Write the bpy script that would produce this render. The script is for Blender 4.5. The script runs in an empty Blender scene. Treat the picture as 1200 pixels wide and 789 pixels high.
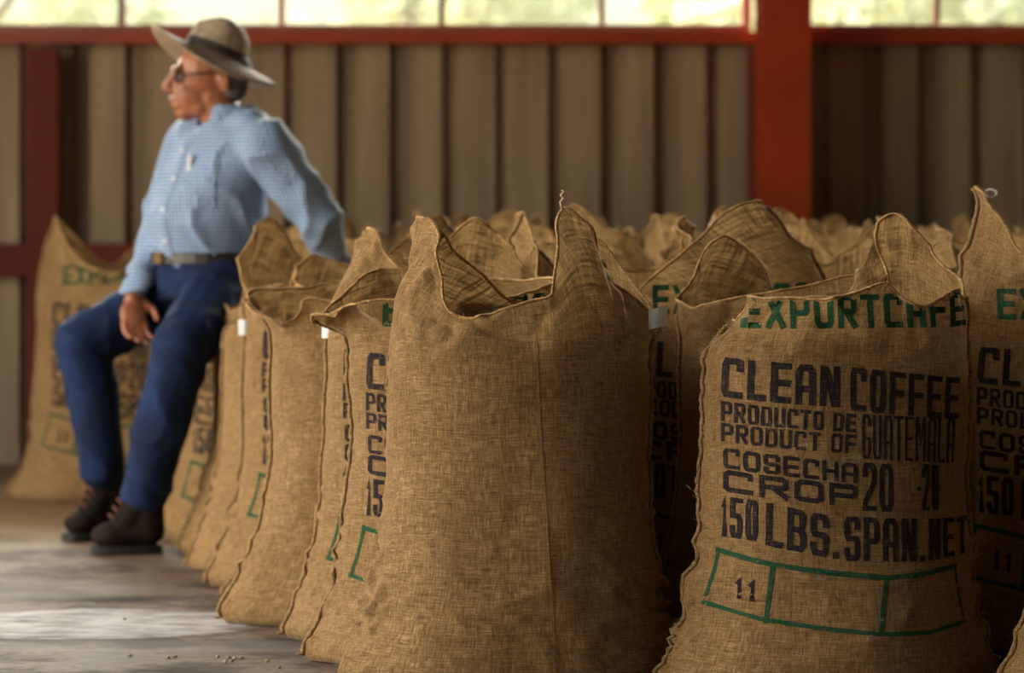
import bpy, bmesh, math, random
import numpy as np
from mathutils import Vector, Matrix, noise
from mathutils.bvhtree import BVHTree
from math import pi, sin, cos, radians, exp

rnd = random.Random(7)
SC = bpy.context.scene
COL = SC.collection

# ------------------------------------------------------------------ camera
cam_d = bpy.data.cameras.new('camera')
cam = bpy.data.objects.new('camera', cam_d)
COL.objects.link(cam)
cam.location = (0, 0, 0.95)
cam.rotation_euler = (radians(90), 0, 0)
cam_d.lens = 105
cam_d.sensor_width = 36
cam_d.shift_y = -0.1204
cam_d.clip_end = 200
cam_d.dof.use_dof = True
cam_d.dof.focus_distance = 5.86
cam_d.dof.aperture_fstop = 2.9
SC.camera = cam
SC.view_settings.view_transform = 'Standard'
SC.view_settings.look = 'None'
SC.view_settings.gamma = 1
SC.view_settings.use_curve_mapping = False
SC.view_settings.exposure = 0.0

# ------------------------------------------------------------------ sky, sun, openings
world = bpy.data.worlds.new('world')
SC.world = world
world.use_nodes = True
wn = world.node_tree
bg = wn.nodes['Background']
sky = wn.nodes.new('ShaderNodeTexSky')
sky.sky_type = 'NISHITA'
sky.sun_disc = False
sky.sun_elevation = radians(48)
sky.sun_rotation = radians(250)
sky.air_density = 1.6
sky.dust_density = 4.0
wn.links.new(sky.outputs[0], bg.inputs[0])
bg.inputs[1].default_value = 0.62

def lamp(name, kind, loc, rot, energy, color=(1, 1, 1), **kw):
    d = bpy.data.lights.new(name, kind)
    o = bpy.data.objects.new(name, d)
    COL.objects.link(o)
    o.location = loc
    o.rotation_euler = rot
    d.energy = energy
    d.color = color
    for k, v in kw.items():
        setattr(d, k, v)
    return o
# daylight: the sun high on the left, and the sky through the openings of the shed
sun = lamp('sun', 'SUN', (-20, -4, 20), (radians(12), radians(-37), 0), 14.5, (1, .90, .74), angle=radians(.6))
ROOM_L, ROOM_R, ROOM_F, ROOM_B, ROOM_H = -4.2, 6.0, -5.0, 11.3, 4.4
OPEN_Y0, OPEN_Y1, OPEN_H = 0.4, 8.4, 3.3
# lamp added in the side opening, boosting its daylight; daylight by the back window band
side = lamp('side_opening_boost', 'AREA', (ROOM_L - .1, 6.5, OPEN_H / 2 + .1),
            (0, radians(-90), 0), 105, (1, .90, .74), shape='RECTANGLE', size=OPEN_H - .2, size_y=3.6)  # covers only the far part of the opening, to brighten the sacks' left edges
band = lamp('window_band_daylight', 'AREA', (1.0, ROOM_B + .40, 2.45),
            (radians(-62), 0, 0), 900, (1, .95, .86), shape='RECTANGLE', size=8.0, size_y=1.0)

# ------------------------------------------------------------------ helpers
def empty(name, loc=(0, 0, 0), rz=0, label=None, cat=None, group=None):
    o = bpy.data.objects.new(name, None)
    COL.objects.link(o)
    o.location = loc
    o.rotation_euler = (0, 0, rz)
    o.empty_display_size = .1
    tag(o, label, cat, group)
    return o

def tag(o, label=None, cat=None, group=None, kind=None):
    if label: o['label'] = label
    if cat: o['category'] = cat
    if group: o['group'] = group
    if kind: o['kind'] = kind
    return o

def link_mesh(name, me, mats=None, parent=None, smooth=False, loc=None):
    o = bpy.data.objects.new(name, me)
    COL.objects.link(o)
    if mats:
        for m in (mats if isinstance(mats, (list, tuple)) else [mats]):
            me.materials.append(m)
    if parent: o.parent = parent
    if loc: o.location = loc
    if smooth:
        me.polygons.foreach_set('use_smooth', [True] * len(me.polygons))
    return o

def mesh_py(name, v, f, mats=None, parent=None, smooth=False, loc=None):
    me = bpy.data.meshes.new(name)
    me.from_pydata([tuple(p) for p in v], [], [tuple(q) for q in f])
    me.update()
    return link_mesh(name, me, mats, parent, smooth, loc)

def bm_obj(name, bm, mats=None, parent=None, smooth=False, loc=None):
    me = bpy.data.meshes.new(name)
    bmesh.ops.recalc_face_normals(bm, faces=bm.faces)
    bm.to_mesh(me)
    bm.free()
    return link_mesh(name, me, mats, parent, smooth, loc)

def add_box(bm, x0, x1, y0, y1, z0, z1, bevel=0.0):
    r = bmesh.ops.create_cube(bm, size=1)
    bmesh.ops.scale(bm, vec=(x1 - x0, y1 - y0, z1 - z0), verts=r['verts'])
    bmesh.ops.translate(bm, vec=((x0 + x1) / 2, (y0 + y1) / 2, (z0 + z1) / 2), verts=r['verts'])
    if bevel:
        es = list({e for v in r['verts'] for e in v.link_edges})
        bmesh.ops.bevel(bm, geom=es, offset=bevel, segments=2, affect='EDGES')

def box(name, x0, x1, y0, y1, z0, z1, mat, parent=None, bevel=0.0):
    bm = bmesh.new()
    add_box(bm, x0, x1, y0, y1, z0, z1, bevel)
    return bm_obj(name, bm, mat, parent)

def tube_arrays(path, rad, n=6, closed=False):
    """verts, faces of a tube along path (radius per point)"""
    P = np.array(path, float)
    m = len(P)
    if np.isscalar(rad): rad = [rad] * m
    T = np.roll(P, -1, 0) - np.roll(P, 1, 0)
    if not closed:
        T[0] = P[1] - P[0]
        T[-1] = P[-1] - P[-2]
    T /= np.linalg.norm(T, axis=1)[:, None] + 1e-9
    up = np.array([0, 0, 1.0]) if abs(T[0][2]) < .9 else np.array([0, 1.0, 0])
    N = np.cross(T[0], up); N /= np.linalg.norm(N)
    vs, fs = [], []
    for i in range(m):
        N = N - T[i] * np.dot(N, T[i]); N /= np.linalg.norm(N) + 1e-9
        B = np.cross(T[i], N)
        for k in range(n):
            a = 2 * pi * k / n
            vs.append(P[i] + rad[i] * (cos(a) * N + sin(a) * B))
    for i in range(m if closed else m - 1):
        j = (i + 1) % m
        for k in range(n):
            l = (k + 1) % n
            fs.append((i * n + k, i * n + l, j * n + l, j * n + k))
    if not closed:
        fs.append(tuple(range(n - 1, -1, -1)))
        fs.append(tuple((m - 1) * n + k for k in range(n)))
    return vs, fs

class MB:
    def __init__(s): s.v = []; s.f = []
    def add(s, v, f):
        o = len(s.v)
        s.v += list(v)
        s.f += [tuple(i + o for i in q) for q in f]
    def build(s, name, mat, parent=None, smooth=True):
        return mesh_py(name, s.v, s.f, mat, parent, smooth)

def copy_tree(o, parent=None):
    c = o.copy()
    COL.objects.link(c)
    if parent: c.parent = parent
    for ch in list(o.children): copy_tree(ch, c)
    return c

# ------------------------------------------------------------------ materials
def nt(name):
    m = bpy.data.materials.new(name)
    m.use_nodes = True
    t = m.node_tree
    t.nodes.clear()
    out = t.nodes.new('ShaderNodeOutputMaterial')
    return m, t, out

def N(t, kind, **kw):
    n = t.nodes.new(kind)
    for k, v in kw.items():
        if k.startswith('i_'):
            key = k[2:]
            n.inputs[int(key) if key.isdigit() else key.replace('_', ' ')].default_value = v
        else:
            setattr(n, k, v)
    return n

def mapping(t, src, scale):
    mp = N(t, 'ShaderNodeMapping')
    mp.inputs['Scale'].default_value = scale
    t.links.new(src, mp.inputs['Vector'])
    return mp.outputs[0]

def noise_n(t, vec, scale=1.0, detail=2, rough=.5):
    n = N(t, 'ShaderNodeTexNoise')
    n.inputs['Scale'].default_value = scale
    n.inputs['Detail'].default_value = detail
    n.inputs['Roughness'].default_value = rough
    t.links.new(vec, n.inputs['Vector'])
    return n.outputs['Fac']

def math_n(t, op, a, b=None, clamp=False):
    n = N(t, 'ShaderNodeMath', operation=op)
    n.use_clamp = clamp
    for i, x in enumerate((a, b)):
        if x is None: continue
        if isinstance(x, (int, float)): n.inputs[i].default_value = x
        else: t.links.new(x, n.inputs[i])
    return n.outputs[0]

def ramp(t, fac, stops):
    r = N(t, 'ShaderNodeValToRGB')
    el = r.color_ramp.elements
    while len(el) < len(stops): el.new(.5)
    for e, (p, c) in zip(el, stops):
        e.position = p
        e.color = (*c, 1) if len(c) == 3 else c
    t.links.new(fac, r.inputs[0])
    return r.outputs[0]

def mixc(t, fac, a, b, mode='MIX'):
    n = N(t, 'ShaderNodeMix', data_type='RGBA', blend_type=mode)
    for key, x in ((0, fac), (6, a), (7, b)):
        if isinstance(x, (int, float)): n.inputs[key].default_value = x
        elif isinstance(x, tuple): n.inputs[key].default_value = (*x, 1) if len(x) == 3 else x
        else: t.links.new(x, n.inputs[key])
    return n.outputs[2]

def burlap(name, ink=None, ink_cover=.9, translucent=.16, dark=1.0):
    m, t, out = nt(name)
    uv = N(t, 'ShaderNodeUVMap').outputs[0]
    obj = N(t, 'ShaderNodeTexCoord').outputs['Object']
    warp = noise_n(t, mapping(t, obj, (9, 9, 9)), 1, 2)
    tu = noise_n(t, mapping(t, uv, (430, 40, 1)), 1, 2, .7)
    tv = noise_n(t, mapping(t, uv, (40, 430, 1)), 1, 2, .7)
    tu2 = noise_n(t, mapping(t, uv, (260, 12, 1)), 1, 1, .5)
    tv2 = noise_n(t, mapping(t, uv, (12, 260, 1)), 1, 1, .5)
    th = math_n(t, 'ADD', math_n(t, 'ADD', tu, tv), math_n(t, 'MULTIPLY', math_n(t, 'ADD', tu2, tv2), .35))
    th = math_n(t, 'MULTIPLY', th, .3704)      # mean about .5
    blot = noise_n(t, obj, 5.5, 4, .6)
    oi = N(t, 'ShaderNodeObjectInfo').outputs['Random']
    base = ramp(t, th, [(.36, (.075 * dark, .037 * dark, .012 * dark)), (.50, (.265 * dark, .158 * dark, .064 * dark)), (.64, (.50 * dark, .345 * dark, .18 * dark))])
    base = mixc(t, math_n(t, 'MULTIPLY', math_n(t, 'SUBTRACT', blot, .35), 1.0, True), base, (.60, .52, .42), 'MULTIPLY')
    # small dark specks of bark in the yarn
    vor = N(t, 'ShaderNodeTexVoronoi', feature='F1')
    vor.inputs['Scale'].default_value = 26
    t.links.new(mapping(t, uv, (1, 1, 1)), vor.inputs['Vector'])
    sp = math_n(t, 'LESS_THAN', vor.outputs['Distance'], .05)
    base = mixc(t, math_n(t, 'MULTIPLY', sp, .75), base, (.035, .02, .012))
    if ink:
        cov = math_n(t, 'GREATER_THAN', math_n(t, 'ADD', math_n(t, 'MULTIPLY', th, 1.0), math_n(t, 'MULTIPLY', blot, .35)), 0.0)
        f = math_n(t, 'MULTIPLY_ADD', th, -2.2)
        f.node.inputs[2].default_value = ink_cover + 1.2
        f.node.use_clamp = True
        base = mixc(t, f, base, ink)
    p = N(t, 'ShaderNodeBsdfPrincipled')
    t.links.new(base, p.inputs['Base Color'])
    p.inputs['Roughness'].default_value = .92
    p.inputs['Specular IOR Level'].default_value = .15
    p.inputs['Sheen Weight'].default_value = .10 if ink else .35
    p.inputs['Sheen Roughness'].default_value = .45
    p.inputs['Sheen Tint'].default_value = (1, .86, .62, 1)
    b = N(t, 'ShaderNodeBump')
    b.inputs['Strength'].default_value = .55
    b.inputs['Distance'].default_value = .0016
    t.links.new(th, b.inputs['Height'])
    t.links.new(b.outputs[0], p.inputs['Normal'])
    if translucent and not ink:
        tr = N(t, 'ShaderNodeBsdfTranslucent')
        t.links.new(mixc(t, .5, base, (.70, .42, .17)), tr.inputs[0])
        t.links.new(b.outputs[0], tr.inputs['Normal'])
        mx = N(t, 'ShaderNodeMixShader')
        hatch = math_n(t, 'MULTIPLY', noise_n(t, mapping(t, uv, (190, 9, 1)), 1, 2, .6), noise_n(t, mapping(t, uv, (14, 150, 1)), 1, 2, .6))
        hf = N(t, 'ShaderNodeMapRange'); t.links.new(hatch, hf.inputs[0])
        for k_, v_ in ((1, .16), (2, .36), (3, .04), (4, translucent * 2.0)): hf.inputs[k_].default_value = v_
        t.links.new(hf.outputs[0], mx.inputs[0])
        t.links.new(p.outputs[0], mx.inputs[1])
        t.links.new(tr.outputs[0], mx.inputs[2])
        t.links.new(mx.outputs[0], out.inputs[0])
    else:
        t.links.new(p.outputs[0], out.inputs[0])
    return m

def simple(name, col, rough=.6, metal=0.0, var=.25, scale=12, stretch=(1, 1, 1), bump=.0, spec=.5, col2=None, **kw):
    """plain procedural material: two tones mixed by noise, optional fine relief"""
    m, t, out = nt(name)
    obj = N(t, 'ShaderNodeTexCoord').outputs['Object']
    v = mapping(t, obj, stretch)
    f = noise_n(t, v, scale, 5, .6)
    c2 = col2 or tuple(c * (1 - var) for c in col)
    c = ramp(t, f, [(.35, c2), (.65, col)])
    p = N(t, 'ShaderNodeBsdfPrincipled')
    t.links.new(c, p.inputs['Base Color'])
    p.inputs['Roughness'].default_value = rough
    p.inputs['Metallic'].default_value = metal
    p.inputs['Specular IOR Level'].default_value = spec
    for k, x in kw.items(): p.inputs[k.replace('_', ' ')].default_value = x
    if bump:
        b = N(t, 'ShaderNodeBump')
        b.inputs['Strength'].default_value = bump
        b.inputs['Distance'].default_value = .004
        t.links.new(noise_n(t, v, scale * 3, 4), b.inputs['Height'])
        t.links.new(b.outputs[0], p.inputs['Normal'])
    t.links.new(p.outputs[0], out.inputs[0])
    return m

M_BURLAP = burlap('burlap')
M_SEAM = burlap('burlap_seam', dark=1.0, translucent=0)
M_HEM = burlap('burlap_hem', dark=1.9, translucent=.15)  # lighter than the cloth: backlight on the rims put into the hem colour
M_INK = burlap('black_ink', ink=(.012, .010, .014))
M_GREEN = burlap('green_ink', ink=(.010, .062, .028))
M_BEANS = simple('green_coffee_beans', (.30, .29, .17), .6, var=.5, scale=80, bump=.5)
M_TAG = simple('white_tag', (.72, .72, .74), .5, var=.2, scale=30)
M_FIBRE = simple('jute_fibre', (.55, .40, .22), .8, var=.2, scale=60)
M_RED = simple('red_oxide_paint', (.34, .033, .001), .45, var=.25, scale=3, bump=.05)
M_DRED = simple('dark_red_paint', (.15, .020, .004), .85, var=.3, scale=3)
M_PINK = simple('lit_red_paint', (.42, .13, .10), .3, var=.25, scale=4)  # paler red: bright window light on the frame put into its colour
M_STEEL = simple('roof_steel', (.16, .14, .12), .6, var=.3, scale=4)
# ------------------------------------------------------------------ setting
def floor_material():
    m, t, out = nt('worn_concrete')
    obj = N(t, 'ShaderNodeTexCoord').outputs['Object']
    n1 = noise_n(t, mapping(t, obj, (1.1, 1.6, 1)), 2.4, 8, .68)
    n2 = noise_n(t, mapping(t, obj, (.6, 1.5, 1)), 38, 6, .75)
    c = ramp(t, n1, [(.33, (.030, .020, .013)), (.47, (.095, .070, .048)), (.56, (.215, .162, .115)), (.66, (.115, .088, .062))])
    c = mixc(t, .75, c, ramp(t, n2, [(.36, (.22, .19, .16)), (.62, (1, 1, 1))]), 'MULTIPLY')
    # warm patch of sunlight towards the wall, put into the floor colour
    n3 = noise_n(t, mapping(t, obj, (1, 3, 1)), 1.6, 5, .6)
    sep = N(t, 'ShaderNodeSeparateXYZ')
    t.links.new(obj, sep.inputs[0])
    far = math_n(t, 'MULTIPLY', math_n(t, 'SUBTRACT', sep.outputs[1], 8.3), 1.2, True)
    c = mixc(t, math_n(t, 'MULTIPLY', far, .8), c, (.24, .15, .07))
    # a pale scuffed ring of old lime wash
    def ring(cx, cy, rx, ry, soft):
        dx = math_n(t, 'DIVIDE', math_n(t, 'SUBTRACT', sep.outputs[0], cx), rx)
        dy = math_n(t, 'DIVIDE', math_n(t, 'SUBTRACT', sep.outputs[1], cy), ry)
        r2 = math_n(t, 'ADD', math_n(t, 'MULTIPLY', dx, dx), math_n(t, 'MULTIPLY', dy, dy))
        r2 = math_n(t, 'ADD', r2, math_n(t, 'MULTIPLY', math_n(t, 'SUBTRACT', n1, .5), 1.6))
        return math_n(t, 'MULTIPLY', math_n(t, 'SUBTRACT', 1.0, r2), soft, True)
    st = ring(-.98, 6.92, .42, .26, 5.0)
    n4 = noise_n(t, mapping(t, obj, (1.0, 2.6, 1)), 9, 5, .6)
    st = math_n(t, 'MULTIPLY', st, ramp(t, n4, [(.38, (.25, .25, .25)), (.58, (1, 1, 1))]))
    c = mixc(t, math_n(t, 'MULTIPLY', st, .72), c, (.52, .53, .54))
    st2 = ring(-1.25, 7.55, .40, .22, 2.0)
    c = mixc(t, math_n(t, 'MULTIPLY', st2, .35), c, (.28, .26, .23))
    st3 = ring(-.75, 6.55, .9, .10, 2.0)
    c = mixc(t, math_n(t, 'MULTIPLY', st3, .30), c, (.25, .235, .22))
    p = N(t, 'ShaderNodeBsdfPrincipled')
    t.links.new(c, p.inputs['Base Color'])
    t.links.new(ramp(t, n1, [(.35, (.80, .80, .80)), (.65, (.60, .60, .60))]), p.inputs['Roughness'])
    p.inputs['Specular IOR Level'].default_value = .2
    b = N(t, 'ShaderNodeBump')
    b.inputs['Strength'].default_value = .35
    b.inputs['Distance'].default_value = .006
    t.links.new(math_n(t, 'ADD', n1, math_n(t, 'MULTIPLY', n2, .4)), b.inputs['Height'])
    t.links.new(b.outputs[0], p.inputs['Normal'])
    t.links.new(p.outputs[0], out.inputs[0])
    return m

def sheet_material(name, a, b_):
    m, t, out = nt(name)
    obj = N(t, 'ShaderNodeTexCoord').outputs['Object']
    n1 = noise_n(t, mapping(t, obj, (9, 9, .7)), 1.0, 5, .6)
    n2 = noise_n(t, obj, 40, 4, .7)
    c = ramp(t, n1, [(.32, a), (.68, b_)])
    c = mixc(t, .35, c, ramp(t, n2, [(.3, (.5, .5, .5)), (.7, (1, 1, 1))]), 'MULTIPLY')
    p = N(t, 'ShaderNodeBsdfPrincipled')
    t.links.new(c, p.inputs['Base Color'])
    p.inputs['Metallic'].default_value = .25
    p.inputs['Roughness'].default_value = .62
    t.links.new(p.outputs[0], out.inputs[0])
    return m
M_FLOOR = floor_material()
M_SHEET = sheet_material('weathered_zinc_sheet', (.20, .136, .076), (.39, .285, .172))
M_SHEET2 = sheet_material('grey_zinc_sheet', (.10, .095, .09), (.20, .19, .18))

fl = box('floor', ROOM_L, ROOM_R, ROOM_F, ROOM_B + .1, -.15, 0, M_FLOOR)
tag(fl, kind='structure')

# corrugated sheets, five broad ribs each, children of the wall
def sheet_mesh(z0, z1, w=1.0, pitch=.2, gap=.052, dep=.045):
    xs, ys = [], []
    n = int(round(w / pitch))
    for i in range(n):
        x = i * pitch
        xs += [x, x + gap * .7, x + gap, x + pitch - gap * .3]
        ys += [dep, dep, 0, 0]
    xs.append(w); ys.append(dep)
    v = [(x, y, z) for z in (z0, z1) for x, y in zip(xs, ys)]
    k = len(xs)
    v += [(x, y + .004, z) for z in (z0, z1) for x, y in zip(xs, ys)]
    f = []
    for i in range(k - 1):
        f.append((i, i + 1, k + i + 1, k + i))
        f.append((2 * k + i + 1, 2 * k + i, 3 * k + i, 3 * k + i + 1))
        f.append((i + 1, i, 2 * k + i, 2 * k + i + 1))
        f.append((k + i, k + i + 1, 3 * k + i + 1, 3 * k + i))
    me = bpy.data.meshes.new('metal_sheet')
    me.from_pydata(v, [], f)
    me.update()
    return me
SILL = 1.62
WIN_TOP = 2.75
def wall_root(name):
    o = empty(name)
    o['kind'] = 'structure'
    return o
wb = wall_root('wall_back')
low, up = sheet_mesh(0, SILL), sheet_mesh(WIN_TOP + .08, ROOM_H)
for me in (low, up): me.materials.append(M_SHEET)
for i in range(11):
    x = ROOM_L + .02 + i * 1.0 - .07
    w_ = bpy.data.objects.new('metal_sheet', low)
    COL.objects.link(w_); w_.parent = wb; w_.location = (x, ROOM_B, 0)
    w2 = bpy.data.objects.new('metal_sheet', up)
    COL.objects.link(w2); w2.parent = wb; w2.location = (x, ROOM_B, 0)
box('girt', ROOM_L, ROOM_R, ROOM_B - .08, ROOM_B - .005, .71, .835, M_DRED, wb, .004)
box('sill_beam', ROOM_L, ROOM_R, ROOM_B - .10, ROOM_B + .05, SILL - .032, SILL + .012, M_RED, wb, .004)
box('head_beam', ROOM_L, ROOM_R, ROOM_B - .06, ROOM_B + .05, WIN_TOP, WIN_TOP + .09, M_RED, wb, .004)

def i_column(name, x, y, w, h, top):
    c = empty(name, (x, y, 0))
    c['kind'] = 'structure'
    box('front_flange', -w / 2, w / 2, -h / 2, -h / 2 + .014, 0, top, M_RED, c, .002)
    box('back_flange', -w / 2, w / 2, h / 2 - .014, h / 2, 0, top, M_RED, c, .002)
    box('web', -.006, .006, -h / 2 + .014, h / 2 - .014, 0, top, M_RED, c)
    return c
i_column('trim_1', 1.00, ROOM_B - .27, .185, .26, ROOM_H - .02)
t2 = box('trim_2', .90 - .012, .90 + .03, ROOM_B - .11, ROOM_B - .01, .0, SILL - .05, M_DRED); tag(t2, kind='structure')  # shaded flange beside the column, its shadow put into the dark colour
t3 = box('trim_3', -1.815, -1.695, ROOM_B - .13, ROOM_B - .085, 0, SILL - .05, M_DRED, None, .004); tag(t3, kind='structure')
i_column('trim_4', -4.0, ROOM_B - .27, .185, .26, ROOM_H - .02)
i_column('trim_5', 5.75, ROOM_B - .27, .185, .26, ROOM_H - .02)

# windows over the sill
m, t, out = nt('dusty_window_pane')
tr = N(t, 'ShaderNodeBsdfTransparent'); tr.inputs[0].default_value = (.95, .97, .93, 1)
gl = N(t, 'ShaderNodeBsdfGlossy'); gl.inputs['Roughness'].default_value = .05
df = N(t, 'ShaderNodeBsdfTranslucent'); df.inputs[0].default_value = (.8, .82, .75, 1)
fr = N(t, 'ShaderNodeFresnel'); fr.inputs[0].default_value = 1.45
mx = N(t, 'ShaderNodeMixShader'); mx2 = N(t, 'ShaderNodeMixShader')
ob = N(t, 'ShaderNodeTexCoord').outputs['Object']
t.links.new(math_n(t, 'MULTIPLY', noise_n(t, ob, 7, 4), .03), mx.inputs[0])
t.links.new(tr.outputs[0], mx.inputs[1]); t.links.new(df.outputs[0], mx.inputs[2])
t.links.new(fr.outputs[0], mx2.inputs[0]); t.links.new(mx.outputs[0], mx2.inputs[1]); t.links.new(gl.outputs[0], mx2.inputs[2])
t.links.new(mx2.outputs[0], out.inputs[0])
M_GLASS = m
def window(name, x0, x1, mulls):
    w = empty(name, (0, ROOM_B, 0))
    w['kind'] = 'structure'
    z0, z1 = SILL + .012, WIN_TOP
    bm = bmesh.new()
    add_box(bm, x0, x1, -.045, .03, z0, z0 + .030, .003)
    add_box(bm, x0, x1, -.045, .03, z1 - .034, z1, .003)
    add_box(bm, x0, x0 + .03, -.045, .03, z0 + .034, z1 - .034)
    add_box(bm, x1 - .03, x1, -.045, .03, z0 + .034, z1 - .034)
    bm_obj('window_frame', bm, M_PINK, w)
    edges = [x0 + .03] + [m for m in mulls] + [x1 - .03]
    for k, mx_ in enumerate(mulls):
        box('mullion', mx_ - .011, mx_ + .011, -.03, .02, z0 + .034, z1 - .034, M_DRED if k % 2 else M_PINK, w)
    for a, b in zip(edges[:-1], edges[1:]):
        box('pane', a + .012, b - .012, -.006, -.002, z0 + .034, z1 - .034, M_GLASS, w)
window('window_1', -4.0, .90, [.34 - .605 * k for k in range(7)][::-1])
window('window_2', 1.10, 5.7, [1.605 + .605 * k for k in range(7)])
# side walls, roof
def plain_wall(name, boxes, mat=M_SHEET2):
    bm = bmesh.new()
    for b in boxes: add_box(bm, *b)
    o = bm_obj(name, bm, mat)
    tag(o, kind='structure')
plain_wall('wall_left', [(ROOM_L - .08, ROOM_L, ROOM_F, OPEN_Y0, 0, ROOM_H), (ROOM_L - .08, ROOM_L, OPEN_Y1, ROOM_B + .05, 0, ROOM_H),
                         (ROOM_L - .08, ROOM_L, OPEN_Y0, OPEN_Y1, OPEN_H, ROOM_H)])
plain_wall('wall_right', [(ROOM_R, ROOM_R + .08, ROOM_F, ROOM_B + .05, 0, ROOM_H)])
plain_wall('wall_front', [(ROOM_L, ROOM_R, ROOM_F - .08, ROOM_F, 0, ROOM_H)])
plain_wall('ceiling', [(ROOM_L - .1, ROOM_R + .1, ROOM_F - .1, ROOM_B + .05, ROOM_H, ROOM_H + .08)], M_STEEL)

# outside: yard and trees beyond the windows
M_GRASS = simple('yard_grass', (.20, .24, .06), .9, var=.45, scale=3)
g = box('yard_ground', -40, 40, ROOM_B + .15, 60, -.3, -.12, M_GRASS); g['kind'] = 'structure'
g = box('side_yard_ground', -30, ROOM_L - .08, -20, ROOM_B + .15, -.3, -.12, simple('packed_earth', (.42, .33, .22), .9, scale=2)); g['kind'] = 'structure'
m, t, out = nt('sunlit_leaves')
oc = N(t, 'ShaderNodeTexCoord').outputs['Object']
f_ = noise_n(t, oc, .9, 4, .7)
c_ = ramp(t, f_, [(.33, (.44, .50, .26)), (.48, (.68, .66, .46)), (.6, (.80, .76, .58)), (.7, (.76, .76, .68))])
d_ = N(t, 'ShaderNodeBsdfDiffuse'); tr_ = N(t, 'ShaderNodeBsdfTranslucent'); mx_ = N(t, 'ShaderNodeMixShader')
t.links.new(c_, d_.inputs[0]); t.links.new(c_, tr_.inputs[0]); mx_.inputs[0].default_value = .45
t.links.new(d_.outputs[0], mx_.inputs[1]); t.links.new(tr_.outputs[0], mx_.inputs[2]); t.links.new(mx_.outputs[0], out.inputs[0])
M_LEAF = m
M_BARK = simple('bark', (.22, .16, .11), .9, scale=9, bump=.4)
def tree(x, y, h, r, label, seed):
    q = random.Random(seed)
    root = empty('tree', (x, y, -.12), 0, label, 'tree', 'trees behind the shed windows')
    mb = MB()
    mb.add(*tube_arrays([(0, 0, 0), (.05, 0, h * .3), (-.03, .04, h * .6), (.05, 0, h * .9)], [.16, .13, .09, .03], 8))
    for k in range(7):
        a = q.uniform(0, 2 * pi); z = h * q.uniform(.22, .7); L = r * q.uniform(.6, .95)
        mb.add(*tube_arrays([(0, 0, z), (cos(a) * L * .5, sin(a) * L * .5, z + .15 * h), (cos(a) * L, sin(a) * L, z + .2 * h)], [.05, .035, .012], 5))
    mb.build('trunk', M_BARK, root)
    v, f = [], []
    for k in range(5200):
        while True:
            p = Vector((q.uniform(-1, 1), q.uniform(-1, 1), q.uniform(-1, 1)))
            if .35 < p.length < 1: break
        c = Vector((p.x * r, p.y * r, h * .58 + p.z * h * .46))
        n_ = noise.noise(c * .9 + Vector((seed, 0, 0)))
        if n_ < -.12: continue
        d1 = Vector((q.gauss(0, 1), q.gauss(0, 1), q.gauss(0, .5))).normalized()
        d2 = d1.cross(Vector((q.gauss(0, 1), q.gauss(0, 1), q.gauss(0, 1)))).normalized()
        s = q.uniform(.08, .15)
        i = len(v)
        v += [c - d1 * s, c + d2 * s * .45, c + d1 * s, c - d2 * s * .45]
        f += [(i, i + 1, i + 2, i + 3)]
    o = mesh_py('foliage', v, f, M_LEAF, root)
    o['kind'] = 'stuff'
for k, (x, y, h, r) in enumerate([(-6.8, 22, 5.2, 1.5), (-3.7, 19.5, 4.4, 1.5), (-.8, 22.5, 5.6, 1.5), (2.2, 19.8, 4.6, 1.5), (5.2, 22.5, 5.4, 1.5), (8.2, 20, 4.8, 1.5)]):
    tree(x, y, h, r, ['leafy sunlit tree seen blurred through the window at the far left',
                      'leafy tree seen through the window panes above the seated man',
                      'tall yellow-green tree seen through the panes just right of the hat',
                      'yellow-green tree seen through the panes nearest left of the red column',
                      'bright leafy tree seen through the window right of the red column',
                      'leafy tree beyond the window at the far right edge'][k], 30 + k)
# ------------------------------------------------------------------ coffee sacks
# rim tables: (angle round the mouth, x, y, z of the rim there [, end slope]); 0 = right seam, 90 = back, 180 = left seam, 270 = front
RIM_A = [(0, 0.28, 0, 0.743), (15, 0.26, 0.03, 0.773), (35, 0.209, 0.06, 0.831), (58, 0.156, 0.07, 0.898), (78, 0.114, 0.09, 0.81), (100, 0.062, 0.1, 0.771), (120, -0.009, 0.11, 0.765), (140, -0.07, 0.1, 0.824), (155, -0.122, 0.08, 0.868), (168, -0.156, 0.04, 0.915), (180, -0.181, 0, 0.926), (195, -0.16, -0.04, 0.929), (207, -0.142, -0.07, 0.882), (218, -0.148, -0.09, 0.822), (230, -0.137, -0.11, 0.763), (245, -0.097, -0.12, 0.738), (262, -0.042, -0.12, 0.743), (277, 0.025, -0.12, 0.767), (289, 0.08, -0.11, 0.791), (297, 0.085, -0.1, 0.865), (304, 0.08, -0.09, 0.93), (311, 0.095, -0.08, 0.959), (320, 0.128, -0.07, 0.93), (328, 0.149, -0.05, 0.881), (336, 0.167, -0.02, 0.833), (346, 0.225, 0, 0.791)]
RIM_B = [(0, 0.258, 0, 0.784), (8, 0.254, 0.02, 0.81), (20, 0.235, 0.05, 0.834), (35, 0.191, 0.07, 0.873), (50, 0.163, 0.08, 0.922), (62, 0.13, 0.09, 0.943), (75, 0.097, 0.1, 0.926), (88, 0.098, 0.11, 0.881), (100, 0.123, 0.11, 0.82), (115, 0.101, 0.1, 0.786), (135, 0.013, 0.09, 0.774), (155, -0.093, 0.06, 0.761), (170, -0.155, 0.03, 0.737), (180, -0.187, 0, 0.721), (200, -0.17, -0.05, 0.751), (215, -0.152, -0.09, 0.774), (235, -0.101, -0.12, 0.784), (255, -0.019, -0.13, 0.781), (268, 0.031, -0.13, 0.796), (280, 0.082, -0.12, 0.812), (295, 0.127, -0.12, 0.78), (310, 0.158, -0.11, 0.768), (325, 0.194, -0.09, 0.78), (342, 0.234, -0.05, 0.799)]
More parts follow.
